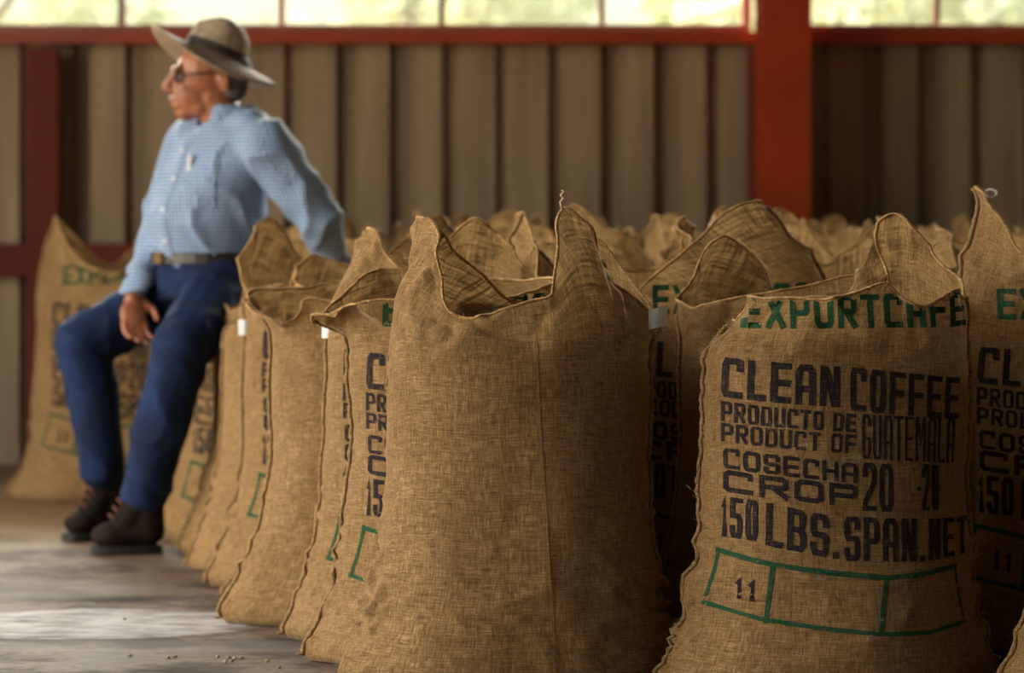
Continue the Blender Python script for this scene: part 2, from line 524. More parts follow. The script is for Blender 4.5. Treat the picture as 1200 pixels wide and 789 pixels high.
RIM_C = [(0, 0.247, 0, 0.913), (45, 0.159, 0.1, 0.838), (90, 0.021, 0.11, 0.819), (130, -0.102, 0.1, 0.857), (155, -0.174, 0.06, 0.95), (168, -0.197, 0.03, 0.991), (180, -0.207, 0, 1.001), (195, -0.199, -0.04, 0.977), (210, -0.177, -0.07, 0.928), (230, -0.146, -0.1, 0.869), (250, -0.086, -0.12, 0.833), (270, -0.023, -0.12, 0.824), (310, 0.116, -0.1, 0.824), (345, 0.222, -0.03, 0.895)]
RIM_E = [(0, 0.258, 0, 0.786), (30, 0.221, 0.06, 0.803), (60, 0.115, 0.1, 0.802), (90, 0.024, 0.11, 0.774), (112, -0.054, 0.11, 0.774), (126, -0.079, 0.1, 0.83), (138, -0.123, 0.08, 0.876), (148, -0.164, 0.06, 0.899), (158, -0.187, 0.05, 0.886), (170, -0.221, 0.03, 0.831), (180, -0.254, 0, 0.777), (190, -0.247, -0.04, 0.751), (205, -0.21, -0.08, 0.758), (230, -0.142, -0.12, 0.775), (260, -0.036, -0.13, 0.79), (290, 0.072, -0.12, 0.816), (330, 0.186, -0.07, 0.806)]
RIM_D = [(0, 0.087, 0, 0.96), (25, 0.101, 0.05, 0.94), (60, 0.086, 0.1, 0.871), (90, 0.008, 0.11, 0.812), (120, -0.131, 0.1, 0.783), (150, -0.211, 0.06, 0.774), (180, -0.248, 0, 0.775), (215, -0.236, -0.08, 0.758), (245, -0.209, -0.12, 0.769), (270, -0.171, -0.12, 0.807), (290, -0.122, -0.11, 0.845), (310, -0.064, -0.09, 0.893), (330, -0.004, -0.06, 0.95), (345, 0.056, -0.03, 0.969)]
RIM_L2 = [(0, 0.172, 0, 0.805), (45, 0.082, 0.08, 0.803), (90, -0.065, 0.1, 0.812), (130, -0.193, 0.09, 0.827), (150, -0.237, 0.06, 0.813), (165, -0.284, 0.02, 0.772, -0.2), (180, -0.342, -0.02, 0.726, -0.7), (195, -0.312, -0.06, 0.746, -0.5), (215, -0.247, -0.1, 0.765), (240, -0.184, -0.13, 0.769), (270, -0.06, -0.12, 0.773), (310, 0.064, -0.1, 0.768)]
RIM_L4 = [(0, 0.28, 0, 0.85), (40, 0.219, 0.08, 0.829), (70, 0.098, 0.1, 0.798), (100, -0.023, 0.1, 0.778), (130, -0.144, 0.09, 0.775), (155, -0.242, 0.05, 0.771), (170, -0.3, 0.03, 0.774), (180, -0.325, 0, 0.763, -0.5), (195, -0.305, -0.05, 0.721, -0.9), (212, -0.23, -0.1, 0.707, -0.9), (228, -0.199, -0.12, 0.754), (250, -0.12, -0.13, 0.745), (270, -0.013, -0.12, 0.754), (310, 0.182, -0.1, 0.793), (340, 0.26, -0.03, 0.831)]
RIM_L6 = [(0, 0.242, 0, 0.924), (40, 0.153, 0.07, 0.841), (80, 0.02, 0.1, 0.796), (110, -0.09, 0.1, 0.807), (135, -0.133, 0.09, 0.851), (155, -0.153, 0.07, 0.902), (170, -0.199, 0.04, 0.937), (180, -0.235, 0, 0.918), (190, -0.254, -0.03, 0.864), (205, -0.267, -0.07, 0.811), (225, -0.242, -0.11, 0.769), (250, -0.16, -0.12, 0.769), (280, -0.011, -0.12, 0.779), (320, 0.158, -0.07, 0.864)]
RIM_F = [(0, -0.153, -0.02, 0.946), (30, -0.134, 0.05, 0.924), (60, -0.21, 0.1, 0.842), (90, -0.297, 0.1, 0.821), (120, -0.383, 0.1, 0.821), (150, -0.467, 0.07, 0.843), (180, -0.494, 0, 0.78), (215, -0.435, -0.08, 0.76), (245, -0.359, -0.12, 0.772), (270, -0.307, -0.12, 0.814), (295, -0.266, -0.11, 0.856), (320, -0.214, -0.08, 0.904), (345, -0.173, -0.05, 0.937)]
RIM_S = [(0, 0.271, 0, 0.809), (40, 0.215, 0.08, 0.837), (75, 0.127, 0.1, 0.888), (100, 0.071, 0.1, 0.851), (125, -0.029, 0.1, 0.78), (150, -0.094, 0.06, 0.809), (168, -0.16, 0.03, 0.888), (180, -0.201, 0, 0.933), (195, -0.178, -0.04, 0.88), (215, -0.129, -0.09, 0.811), (245, -0.055, -0.12, 0.761), (270, 0.015, -0.12, 0.75), (300, 0.109, -0.1, 0.769), (335, 0.215, -0.05, 0.796)]

RIM_L5 = [(a, x + .275, y, z) for a, x, y, z in RIM_F]

def periodic_interp(th, table, cols):
    tb = sorted(table)
    a = np.radians([r[0] for r in tb])
    d = np.array([[(r[c] if c < len(r) else np.nan) for c in cols] for r in tb], float)
    d = np.where(np.isnan(d), .55, d)
    n = len(a)
    A = np.concatenate([a - 2 * pi, a, a + 2 * pi])
    D = np.concatenate([d, d, d])
    # tangents limited so the rim does not overshoot between close points
    h = np.diff(A)[:, None]
    s = np.diff(D, axis=0) / h
    mt = np.zeros_like(D)
    w1, w2 = h[1:], h[:-1]
    mt[1:-1] = (s[:-1] * w1 + s[1:] * w2) / (w1 + w2)
    out = np.zeros((len(th), D.shape[1]))
    for i, t in enumerate(th):
        k = np.searchsorted(A, t, side='right') - 1
        hh = A[k + 1] - A[k]
        u = (t - A[k]) / hh
        h00 = 2 * u**3 - 3 * u**2 + 1; h10 = u**3 - 2 * u**2 + u
        h01 = -2 * u**3 + 3 * u**2; h11 = u**3 - u**2
        out[i] = h00 * D[k] + h10 * hh * mt[k] + h01 * D[k + 1] + h11 * hh * mt[k + 1]
    return out

PZ = [0, .05, .12, .20, .30, .42, .70]
PA = [.385, .352, .318, .292, .274, .265, .262]
PB = [.150, .166, .172, .168, .160, .155, .148]
PW = [.85, .70, .52, .38, .28, .24, .24]

def smooth_interp(z, xs, ys):
    return np.interp(z, xs, ys) * .5 + .25 * np.interp(z - .03, xs, ys) + .25 * np.interp(z + .03, xs, ys)

def sack_cloth(rim, seed=0, fill=.66, n=112, nb=52, nf=34, flare=(1, 1), lump=1.0, pucker=1.0, lean=(0, 0), wide=1.0, deep=1.0, crumple=1.0):
    """returns P (rows, n, 3) from floor to rim"""
    th = np.linspace(0, 2 * pi, n, endpoint=False)
    c, s = np.cos(th), np.sin(th)
    def ring(z):
        a = smooth_interp(z, PZ, PA); b = smooth_interp(z, PZ, PB) * deep; w = smooth_interp(z, PZ, PW)
        fr, fl_ = flare
        a_side = np.where(c > 0, .262 + (a - .262) * fr, .262 + (a - .262) * fl_) * wide
        x = a_side * np.sign(c) * np.abs(c) ** .92
        y = b * s * (1 - w * c ** 4)
        return np.stack([x + lean[0] * z, y + lean[1] * z, np.full(n, z)], 1)
    zs = fill * (np.linspace(0, 1, nb) ** 1.0)
    body = [ring(z) for z in zs]
    # rounding onto the floor
    for b_, z_ in zip(body, zs):
        if z_ < .045: b_[:, :2] *= 1 - .085 * (1 - z_ / .045) ** 2
    body[0][:, 2] = .002
    P0 = body[-1]
    R = periodic_interp(th, rim, (1, 2, 3, 4))
    Rp, tz = R[:, :3].copy(), R[:, 3]
    Rp[:, 0] += lean[0] * fill; Rp[:, 1] += lean[1] * fill
    d = Rp - P0
    L = np.linalg.norm(d, axis=1)[:, None]
    T0 = np.stack([d[:, 0] * .1, d[:, 1] * .1, L[:, 0] * 1.15], 1)
    T1 = d * np.array([.9, .9, 0]) + np.stack([0 * tz, 0 * tz, L[:, 0] * tz], 1)
    rows = list(body)
    for k in range(1, nf + 1):
        u = k / nf
        h00 = 2 * u**3 - 3 * u**2 + 1; h10 = u**3 - 2 * u**2 + u
        h01 = -2 * u**3 + 3 * u**2; h11 = u**3 - u**2
        rows.append(h00 * P0 + h10 * T0 + h01 * Rp + h11 * T1)
    P = np.array(rows)
    # displacement along the normal: lumps of beans, puckers along the seams, crumpled mouth
    du = np.roll(P, -1, 1) - np.roll(P, 1, 1)
    dv = np.gradient(P, axis=0)
    nr = np.cross(du, dv)
    nr /= np.linalg.norm(nr, axis=2)[:, :, None] + 1e-9
    nn = noise.noise
    disp = np.zeros(P.shape[:2])
    off = seed * 7.31
    for i in range(P.shape[0]):
        fz = P[i, :, 2]
        flap = max(0, (i - nb) / nf)
        for j in range(n):
            x, y, z = P[i, j]
            side = min(abs(th[j]), abs(th[j] - pi), abs(th[j] - 2 * pi))
            sm = exp(-(side / .42) ** 2)
            v = nn(Vector((x * 5 + off, y * 5, z * 4))) * .015 * lump
            v += nn(Vector((x * 13 + off, y * 13, z * 11))) * .0032 * lump
            if i < nb:
                low = max(0.0, 1 - abs(z - .17) / .2)
                a_ = 1 - abs(nn(Vector((x * 3 + off, y * 3 + 9, z * 24 + 2.6 * nn(Vector((x * 9, y * 9, z * 5 + off)))))) * 2)
                v += (max(0, a_) ** 3 - .35) * .013 * sm * (low * .95 + .22) * pucker
                b_ = 1 - abs(nn(Vector((x * 6 + off * 2, 3, z * 17 + x * 7)))) * 2.2
                v += max(0, b_) ** 4 * .0045 * low * pucker
            else:
                e_ = 1 - abs(nn(Vector((x * 8 + off, y * 8 + 5, z * 7)))) * 2
                v += (max(0, e_) ** 3) * .024 * flap * crumple
                g_ = 1 - abs(nn(Vector((cos(th[j]) * 2.6 + off, sin(th[j]) * 2.6, z * 2.5 + flap)))) * 2.6
                v -= (max(0, g_) ** 2 - .25) * .030 * flap * (1.25 - flap) * crumple
                v += nn(Vector((x * 26 + off, y * 26, z * 20))) * .0055 * flap * crumple
            disp[i, j] = v
    disp[:2] *= .2
    P += nr * disp[:, :, None]
    P[:, :, 2] = np.maximum(P[:, :, 2], .001)
    return P

def sack_mesh(P):
    R, n, _ = P.shape
    v = [tuple(p) for p in P.reshape(-1, 3)]
    # uv in metres
    seg = np.linalg.norm(np.diff(P, axis=0), axis=2)
    vv = np.concatenate([np.zeros((1, n)), np.cumsum(seg, axis=0)])
    vv = vv * .0 + np.cumsum(np.concatenate([[0], seg.mean(1)]))[:, None] * .5 + vv * .5
    f, uvs = [], []
    W = 1.36
    for i in range(R - 1):
        for j in range(n):
            k = (j + 1) % n
            f.append((i * n + j, i * n + k, (i + 1) * n + k, (i + 1) * n + j))
            uvs += [(j / n * W, vv[i, j]), ((j + 1) / n * W, vv[i, k]), ((j + 1) / n * W, vv[i + 1, k]), (j / n * W, vv[i + 1, j])]
    # the bottom panel and the beans inside
    bc = len(v); v.append(tuple(P[0].mean(0)))
    for j in range(n):
        k = (j + 1) % n
        f.append((bc, k, j)); uvs += [(0, 0), (.01, 0), (0, .01)]
    lv = int(R * .56)
    o = len(v)
    cen = P[lv].mean(0)
    for q in (.985, .6):
        for j in range(n): 
            p = cen + (P[lv, j] - cen) * q
            v.append((p[0], p[1], p[2] + (.03 if q < .9 else 0)))
    v.append((cen[0], cen[1], cen[2] + .04))
    nbase = len(f)
    for j in range(n):
        k = (j + 1) % n
        f.append((o + j, o + k, o + n + k, o + n + j)); uvs += [(0, 0)] * 4
        f.append((o + n + j, o + n + k, o + 2 * n)); uvs += [(0, 0)] * 3
    me = bpy.data.meshes.new('sack_cloth')
    me.from_pydata(v, [], f)
    me.materials.append(M_BURLAP); me.materials.append(M_BEANS)
    mi = [0] * nbase + [1] * (len(f) - nbase)
    me.polygons.foreach_set('material_index', mi)
    me.polygons.foreach_set('use_smooth', [True] * len(f))
    uvl = me.uv_layers.new(name='UVMap')
    uvl.data.foreach_set('uv', np.array(uvs, dtype=np.float32).ravel())
    me.update()
    return me

def path_uv(me, sc=1.0):
    uvl = me.uv_layers.new(name='UVMap')
    for l in me.loops:
        c = me.vertices[l.vertex_index].co
        uvl.data[l.index].uv = (c.x + c.y, c.z)

def sack(spec, name='coffee_sack', loc=(0, 0, 0), rz=0, label='', group='open coffee sacks standing on the floor', fine=False, seams=True, fibres=0, text=None, tags=(), panel=None, left_seam=0, **kw):
    root = empty(name, loc, rz, label, 'sack', group)
    n = 176 if fine else 104
    P = sack_cloth(spec, n=n, nb=74 if fine else 46, nf=48 if fine else 30, **kw)
    me = sack_mesh(P)
    cl = link_mesh('sack_cloth', me, None, root)
    n_rows = P.shape[0]
    rs = random.Random(kw.get('seed', 0))
    # hem round the mouth
    hr = [.0027 + .0010 * rs.random() for _ in range(n)]
    v, f = tube_arrays(P[-1] + np.array([0, 0, .0005]), hr, 5, True)
    h = mesh_py('hem', v, f, M_HEM, root, True); path_uv(h.data)
    # overlocked side seams standing proud of the cloth
    if seams:
        for j, sg in ((0, 1), (n // 2 - left_seam, -1)):
            Q = P[:, j].copy()
            Q = Q[1:]
            k = np.arange(len(Q))
            Q[:, 0] += sg * (.0035 if j in (0, n // 2) else .001)
            if j not in (0, n // 2): Q[:, 1] += .003
            Q[:, 1] += .0012 * np.sin(k * 1.9)
            rr = .0052 + .0014 * np.sin(k * 2.4)
            if j: 
                tail = Q[0] + np.array([-.008, -.003, .001])
                Q = np.vstack([[tail + np.array([-.006, -.002, .001])], [tail], Q]); rr = np.concatenate([[.002, .0036], rr])
            v, f = tube_arrays(Q, rr, 6)
            s_ = mesh_py('side_seam', v, f, M_SEAM, root, True); path_uv(s_.data)
    bvh = None
    if text or panel or tags:
        nfront = (n_rows - 1) * n
        bvh = BVHTree.FromPolygons([tuple(q) for q in P.reshape(-1, 3)], [tuple(p.vertices) for p in me.polygons][:nfront])
    if text: print_on(root, bvh, *text)
    if panel: panel_seam(root, bvh, panel)
    for tg in tags: sewn_tag(root, P, n, *tg)
    if fibres: stray(root, P, n, fibres, rs)
    return root

def front_hit(bvh, x, z, lift=.0011):
    h = bvh.ray_cast(Vector((x, -1, z)), Vector((0, 1, 0)))
    if h[0] is None or h[0].y > .03 or abs(h[1].y) < .12: return None
    nrm = h[1] if h[1].y < 0 else -h[1]
    return h[0] + nrm * lift

def ribbon(bvh, pts, wd, V, F, U, step=.007, wob=0, lift=.0011, cap=True):
    """a painted stroke laid on the front of the sack; pts in sack x,z metres"""
    k = len(pts)
    P = [Vector(p) for p in pts]
    if cap:
        P[0] = P[0] + (P[0] - P[1]).normalized() * wd * .5
        P[-1] = P[-1] + (P[-1] - P[-2]).normalized() * wd * .5
    L, Rr = [], []
    for i in range(k):
        d1 = (P[i] - P[i - 1]).normalized() if i else (P[1] - P[0]).normalized()
        d2 = (P[i + 1] - P[i]).normalized() if i < k - 1 else d1
        n1 = Vector((-d1.y, d1.x)); n2 = Vector((-d2.y, d2.x))
        mt = (n1 + n2)
        mt = mt.normalized() if mt.length > 1e-4 else n1
        den = max(.5, mt.dot(n1))
        L.append(P[i] + mt * wd / 2 / den); Rr.append(P[i] - mt * wd / 2 / den)
    for i in range(k - 1):
        m_ = max(1, int((P[i + 1] - P[i]).length / step))
        prev = None
        for q in range(m_ + 1):
            u = q / m_
            row = []
            for s_ in (0, .5, 1):
                a = L[i].lerp(L[i + 1], u).lerp(Rr[i].lerp(Rr[i + 1], u), s_)
                if wob:
                    a = a + Vector((noise.noise(Vector((a.x * 60, a.y * 60, 3 + s_))), noise.noise(Vector((a.x * 60, a.y * 60, 8 + s_))))) * wob
                h = front_hit(bvh, a.x, a.y, lift)
                row.append((h, a))
            if prev:
                for s_ in range(2):
                    quad = [prev[s_], prev[s_ + 1], row[s_ + 1], row[s_]]
                    if all(h[0] is not None for h in quad):
                        dd = max((quad[0][0] - quad[2][0]).length, (quad[1][0] - quad[3][0]).length)
                        if dd < .03:
                            o = len(V)
                            V += [h[0] for h in quad]
                            F.append((o, o + 1, o + 2, o + 3))
                            U += [(h[1].x, h[1].y) for h in quad]
            prev = row

G = {
 'C': [[(1, .80), (1, .97), (.88, 1), (.12, 1), (0, .88), (0, .12), (.12, 0), (1, 0)]],
 'L': [[(0, 1), (0, .0), (1, 0)]],
 'E': [[(1, 1), (0, 1), (0, 0), (1, 0)], [(0, .5), (.9, .5)]],
 'A': [[(0, 0), (0, .86), (.2, 1), (.8, 1), (1, .86), (1, 0)], [(0, .38), (1, .38)]],
 'N': [[(0, 0), (0, 1), (.18, 1), (.82, 0), (1, 0), (1, 1)]],
 'O': [[(.5, 1), (.15, 1), (0, .87), (0, .13), (.15, 0), (.85, 0), (1, .13), (1, .87), (.85, 1), (.5, 1)]],
 'F': [[(1, 1), (0, 1), (0, 0)], [(0, .5), (.9, .5)]],
 'P': [[(0, 0), (0, 1), (.82, 1), (1, .9), (1, .55), (.85, .45), (0, .45)]],
 'R': [[(0, 0), (0, 1), (.82, 1), (1, .9), (1, .58), (.85, .48), (0, .48)], [(.45, .48), (1, 0)]],
 'D': [[(0, 0), (0, 1), (.8, 1), (1, .84), (1, .16), (.8, 0), (0, 0)]],
 'U': [[(0, 1), (0, .13), (.15, 0), (.85, 0), (1, .13), (1, 1)]],
 'T': [[(0, 1), (1, 1)], [(.5, 1), (.5, 0)]],
 'G': [[(1, .78), (1, .9), (.85, 1), (.15, 1), (0, .87), (0, .13), (.15, 0), (.85, 0), (1, .13), (1, .45), (.55, .45)]],
 'M': [[(0, 0), (0, 1), (.15, 1), (.5, .35), (.85, 1), (1, 1), (1, 0)]],
 'S': [[(1, .80), (1, .9), (.85, 1), (.15, 1), (0, .9), (0, .6), (.15, .5), (.85, .5), (1, .4), (1, .1), (.85, 0), (.15, 0), (0, .1), (0, .2)]],
 'H': [[(0, 0), (0, 1)], [(1, 0), (1, 1)], [(0, .5), (1, .5)]],
 'B': [[(0, 0), (0, 1), (.8, 1), (.95, .88), (.95, .62), (.8, .52), (0, .52)], [(.8, .52), (1, .4), (1, .12), (.82, 0), (0, 0)]],
 'X': [[(0, 0), (1, 1)], [(0, 1), (1, 0)]],
 '0': [[(.5, 1), (.2, 1), (0, .87), (0, .13), (.2, 0), (.8, 0), (1, .13), (1, .87), (.8, 1), (.5, 1)]],
 '1': [[(.15, .82), (.6, 1), (.6, 0)]],
 '2': [[(0, .78), (0, .9), (.18, 1), (.82, 1), (1, .88), (1, .62), (0, .14), (0, 0), (1, 0)]],
 '5': [[(1, 1), (0, 1), (0, .56), (.8, .56), (1, .44), (1, .14), (.82, 0), (.18, 0), (0, .12), (0, .22)]],
 '.': [[(.5, .0), (.5, .02)]],
 '-': [[(0, .46), (1, .46)]],
}
ADV = {'.': .32, '-': .38, '1': .42, 'M': 1.25, ' ': .5, 'T': 1.0, 'L': .9}
ROWS = [
('CLEAN', 'k', 0.0128, ((-0.23, 0.589), (-0.006, 0.573), (-0.005, 0.652), (-0.226, 0.667))),
('COFFEE', 'k', 0.0115, ((0.014, 0.568), (0.237, 0.545), (0.24, 0.626), (0.015, 0.652))),
('PRODUCTO DE', 'k', 0.0064, ((-0.23, 0.541), (0.025, 0.525), (0.027, 0.56), (-0.23, 0.581))),
('PRODUCT OF', 'k', 0.0064, ((-0.23, 0.502), (0.025, 0.483), (0.027, 0.52), (-0.23, 0.538))),
('GUATEMALA', 'k', 0.0058, ((0.037, 0.475), (0.227, 0.46), (0.23, 0.548), (0.037, 0.56))),
('COSECHA', 'k', 0.0078, ((-0.226, 0.45), (0.027, 0.427), (0.027, 0.465), (-0.226, 0.49))),
('CROP', 'k', 0.0098, ((-0.226, 0.404), (0.027, 0.381), (0.027, 0.424), (-0.226, 0.447))),
('20', 'k', 0.0098, ((0.037, 0.374), (0.098, 0.371), (0.098, 0.462), (0.037, 0.467))),
('-20', 'k', 0.0076, ((0.148, 0.371), (0.194, 0.369), (0.194, 0.457), (0.148, 0.462))),
('150', 'k', 0.0098, ((-0.23, 0.316), (-0.163, 0.311), (-0.162, 0.391), (-0.228, 0.394))),
('LBS.', 'k', 0.012, ((-0.149, 0.305), (-0.009, 0.280), (-0.009, 0.361), (-0.147, 0.388))),
('SPAN.', 'k', 0.0108, ((0.001, 0.278), (0.162, 0.272), (0.162, 0.354), (0.001, 0.364))),
('NET', 'k', 0.0100, ((0.170, 0.272), (0.259, 0.280), (0.259, 0.351), (0.171, 0.354))),
('EXPORTCAFE', 'g', 0.0118, ((-0.192, 0.725), (0.258, 0.728), (0.254, 0.795), (-0.192, 0.790))),
('11', 'k', 0.0085, ((-0.208, 0.199), (-0.168, 0.194), (-0.165, 0.235), (-0.205, 0.239))),
]
BOXL = [((-0.235, 0.288), (-0.137, 0.268), (-0.029, 0.255), (0.086, 0.244), (0.161, 0.249), (0.227, 0.257)),
        ((-0.235, 0.290), (-0.243, 0.250), (-0.250, .225), (-0.264, 0.184)),
        ((-0.264, 0.184), (-0.149, 0.161), (-0.046, 0.148), (0.07, 0.138), (0.169, 0.136), (0.247, 0.148)),
        ((0.227, 0.257), (.236, .20), (0.247, 0.148)),
        ((-0.135, 0.268), (-0.149, 0.159)), ((0.083, 0.244), (0.07, 0.138))]

def print_on(root, bvh, dx=0.0, dz=0.0, sc=1.0, green=True, tilt=0.0):
    def place(p): return (p[0] * sc + dx, (p[1] - .4) * sc + .4 + dz + tilt * p[0])
    data = {'k': ([], [], []), 'g': ([], [], []), 'b': ([], [], [])}
    for txt, ink, tw, (bl, br, tr, tl) in ROWS:
        V, F, U = data[ink]
        hgt = ((tl[1] - bl[1]) + (tr[1] - br[1])) / 2
        th = tw
        wt = br[0] - bl[0]
        adv = [ADV.get(c, 1.0) for c in txt]
        gap = .21
        tot = sum(adv) + gap * (len(txt) - 1)
        x = 0
        for c, a in zip(txt, adv):
            w = a / tot
            if c != ' ':
                gw = a * wt / tot
                for pl in G[c]:
                    pts = []
                    for (gx, gy) in pl:
                        ix = ((th / 2 + gx * (gw - th)) if gw > th * 1.1 else gw / 2 + (gx - .5) * gw * .2) / gw
                        iy = (th / 2 + gy * (hgt - th)) / hgt
                        u = x + ix * w
                        b_ = (bl[0] + (br[0] - bl[0]) * u, bl[1] + (br[1] - bl[1]) * u)
                        t_ = (tl[0] + (tr[0] - tl[0]) * u, tl[1] + (tr[1] - tl[1]) * u)
                        pts.append(place((b_[0] + (t_[0] - b_[0]) * iy, b_[1] + (t_[1] - b_[1]) * iy)))
                    ribbon(bvh, pts, th * sc, V, F, U, .006, .0010)
            x += (a + gap) / tot
    if green:
        V, F, U = data['b']
        for pl, wd in zip(BOXL, (.0100, .006, .0085, .005, .009, .009)):
            ribbon(bvh, [place(p) for p in pl], wd * sc, V, F, U, .012, .0012)
    for key, nm, mat in (('k', 'black_lettering', M_INK), ('g', 'green_lettering', M_GREEN), ('b', 'green_box', M_GREEN)):
        V, F, U = data[key]
        if not F: continue
        o = mesh_py(nm, V, F, mat, root, False)
        uvl = o.data.uv_layers.new(name='UVMap')
        uvl.data.foreach_set('uv', np.array(U, dtype=np.float32).ravel())
        o['label'] = {'k': 'black stencilled words and numbers', 'g': 'green stencilled name along the mouth', 'b': 'green outlined box with two dividers'}[key]

def panel_seam(root, bvh, pts):
    V, F, U = [], [], []
    ribbon(bvh, pts, .0030, V, F, U, .008, .0005, .0026)
    o = mesh_py('panel_seam', V, F, M_SEAM, root, True)
    uvl = o.data.uv_layers.new(name='UVMap')
    uvl.data.foreach_set('uv', np.array(U, dtype=np.float32).ravel())

def sewn_tag(root, P, n, sidecol, z, w, h, ang=0.0):
    """white paper tag sewn into a side seam; sidecol 0 = right, 1 = left"""
    j = 0 if sidecol == 0 else n // 2
    col = P[:, j]
    i = int(np.argmin(np.abs(col[:, 2] - z)))
    b = col[i]
    sg = 1 if sidecol == 0 else -1
    v, f = [], []
    m_ = 6
    for a in range(m_ + 1):
        for k in range(3):
            u = a / m_
            x = b[0] + sg * (u * w - .012)
            zz = b[2] + (k - 1) * h / 2 + ang * u * w
            y = b[1] - .010 - .006 * sin(u * 4) - .003 * k
            v.append((x, y, zz))
    L = len(v)
    v += [(x, y + .0012, z_) for x, y, z_ in v[:L]]
    for a in range(m_):
        for k in range(2):
            q = (a * 3 + k, a * 3 + k + 1, a * 3 + k + 4, a * 3 + k + 3)
            f.append(q); f.append(tuple(L + t_ for t_ in q[::-1]))
    o = mesh_py('paper_tag', v, f, M_TAG, root, False)
    o['label'] = 'white paper tag sewn into the side seam'

def stray(root, P, n, count, rs):
    mb = MB()
    R = P.shape[0]
    for k in range(count):
        if rs.random() < .45:
            i, j = R - 1, rs.randrange(n)
        else:
            i = rs.randrange(4, R); j = (rs.choice([0, n // 2]) + rs.randint(-3, 3)) % n
        p = P[i, j]
        c = P[i].mean(0)
        o_ = p - c; o_[2] = 0; o_ /= np.linalg.norm(o_) + 1e-6
        d = o_ + np.array([rs.gauss(0, .6), rs.gauss(0, .6), rs.gauss(.1, .7)])
        d /= np.linalg.norm(d)
        L = rs.uniform(.006, .02)
        b = np.array([rs.gauss(0, 1), rs.gauss(0, 1), rs.gauss(0, 1)]) * L * .35
        mb.add(*tube_arrays([p, p + d * L * .5 + b * .3, p + d * L + b], [.00035, .0003, .0002], 3))
    o = mb.build('stray_fibres', M_FIBRE, root)
    o['kind'] = 'stuff'

def rand_rim(seed):
    """mouth of an open sack: broad stiff ears at the seams, a loose back flap, a slack front"""
    q = random.Random(seed)
    lobes = [(q.uniform(-20, 30), q.uniform(.10, .20), q.uniform(24, 40)), (180 + q.uniform(-30, 20), q.uniform(.10, .20), q.uniform(24, 40))]
    if q.random() < .75: lobes.append((90 + q.uniform(-35, 35), q.uniform(.08, .18), q.uniform(22, 36)))
    if q.random() < .35: lobes.append((270 + q.uniform(-30, 30), q.uniform(.05, .12), q.uniform(18, 28)))
    base = q.uniform(.735, .775)
    sx, sy = q.uniform(-.05, .05), q.uniform(-.03, .05)
    t = []
    for a in range(0, 360, 12):
        z = base + .025 * max(0, sin(radians(a)))
        for c, h, w in lobes:
            d = abs((a - c + 180) % 360 - 180)
            z += h * exp(-(d / w) ** 1.6)
        z = min(z, .975)
        up = (z - .74) / .22
        k = 1 - .22 * up + q.uniform(-.07, .07)
        fold = .85 + .1 * sin(radians(a * 3 + seed * 50))
        t.append((a, .265 * cos(radians(a)) * k * fold + sx * up * 1.5, .125 * sin(radians(a)) * (k + .1) + sy * up + q.uniform(-.018, .018), z + q.uniform(-.008, .008)))
    return t
# --- the sacks one can tell apart
front = sack(RIM_A, loc=(.0086, 6.045, 0), label='plain unprinted burlap sack in front centre, with one vertical panel seam and two tall ears',
     fine=True, seed=1, flare=(.70, 1.0), fibres=330, panel=[(.037, .755), (.045, .55), (.062, .3), (.08, .02)],
     tags=[(0, .735, .038, .040, .25)], fill=.66, lump=.8, pucker=1.9, left_seam=7)
sack(RIM_B, loc=(.6415, 5.94, 0), label='large burlap sack at front right reading CLEAN COFFEE above an empty green box marked 11',
     fine=True, seed=2, flare=(.62, .85), fibres=330, text=(0, 0, 1, True), fill=.66, lump=.8, pucker=1.7)
right = sack(RIM_C, loc=(1.22, 6.42, 0), label='shadowed printed sack at the right edge with the tallest pointed ear', fine=False, seed=3, text=(0, .0, 1, True), fill=.66, fibres=120)
sack(RIM_E, loc=(.623, 6.36, 0), label='plain sack right behind the CLEAN COFFEE sack with a triangular folded ear at its left', seed=4, fill=.68)
sack(RIM_D, loc=(.485, 6.79, 0), label='printed sack in shadow between the two front sacks, mouth rising towards the red column', seed=5, text=(0.02, 0, 1, True), fill=.66)
sack(RIM_L2, loc=(-.082, 6.33, 0), label='printed sack left behind the plain front sack, rim curling over above letters CL',
     seed=6, text=(.0, 0, .97, True), fill=.66, fibres=100)
sack([(a, x, y, z) for a, x, y, z in rand_rim(41)], loc=(-.148, 6.65, 0), label='second printed sack in the left row, squeezed to a narrow strip beside the curled rim', seed=7,
     text=(.0, 0, .97, True), tags=[(1, .70, .03, .05, 0)], fill=.66)
sack(RIM_L4, loc=(-.30, 6.97, 0), rz=radians(9), label='broad plain sack in the left row with a drooping rolled lip', seed=8, fill=.66, flare=(1, 1.15))
sack(RIM_L5, loc=(-.300, 7.30, 0), flare=(1, 1.45), label='plain sack behind the drooping-lip sack, its mouth a long diagonal ridge', seed=9, fill=.66)
sack(RIM_L6, loc=(-.415, 7.62, 0), rz=radians(6), label='printed sack in the left row with a wide round cowl-like mouth', seed=10, text=(.0, 0, .97, True), fill=.66,
     tags=[(1, .66, .03, .04, 0)])
LOWR = lambda s: [(0, .25, 0, .80), (50, .2, .09, .78), (90, 0, .11, .76), (130, -.15, .1, .72), (165, -.21, .05, .69), (185, -.22, -.01, .68), (215, -.19, -.07, .68), (250, -.08, -.12, .70), (290, .08, -.12, .75), (330, .2, -.06, .79)]
sack(LOWR(0), loc=(-.506, 7.95, 0), label='low plain sack in the left row just in front of the man\'s legs', seed=11, fill=.62)
sack(LOWR(0), loc=(-.564, 8.32, 0), label='low plain sack beside the man\'s near hip', seed=12, fill=.60)
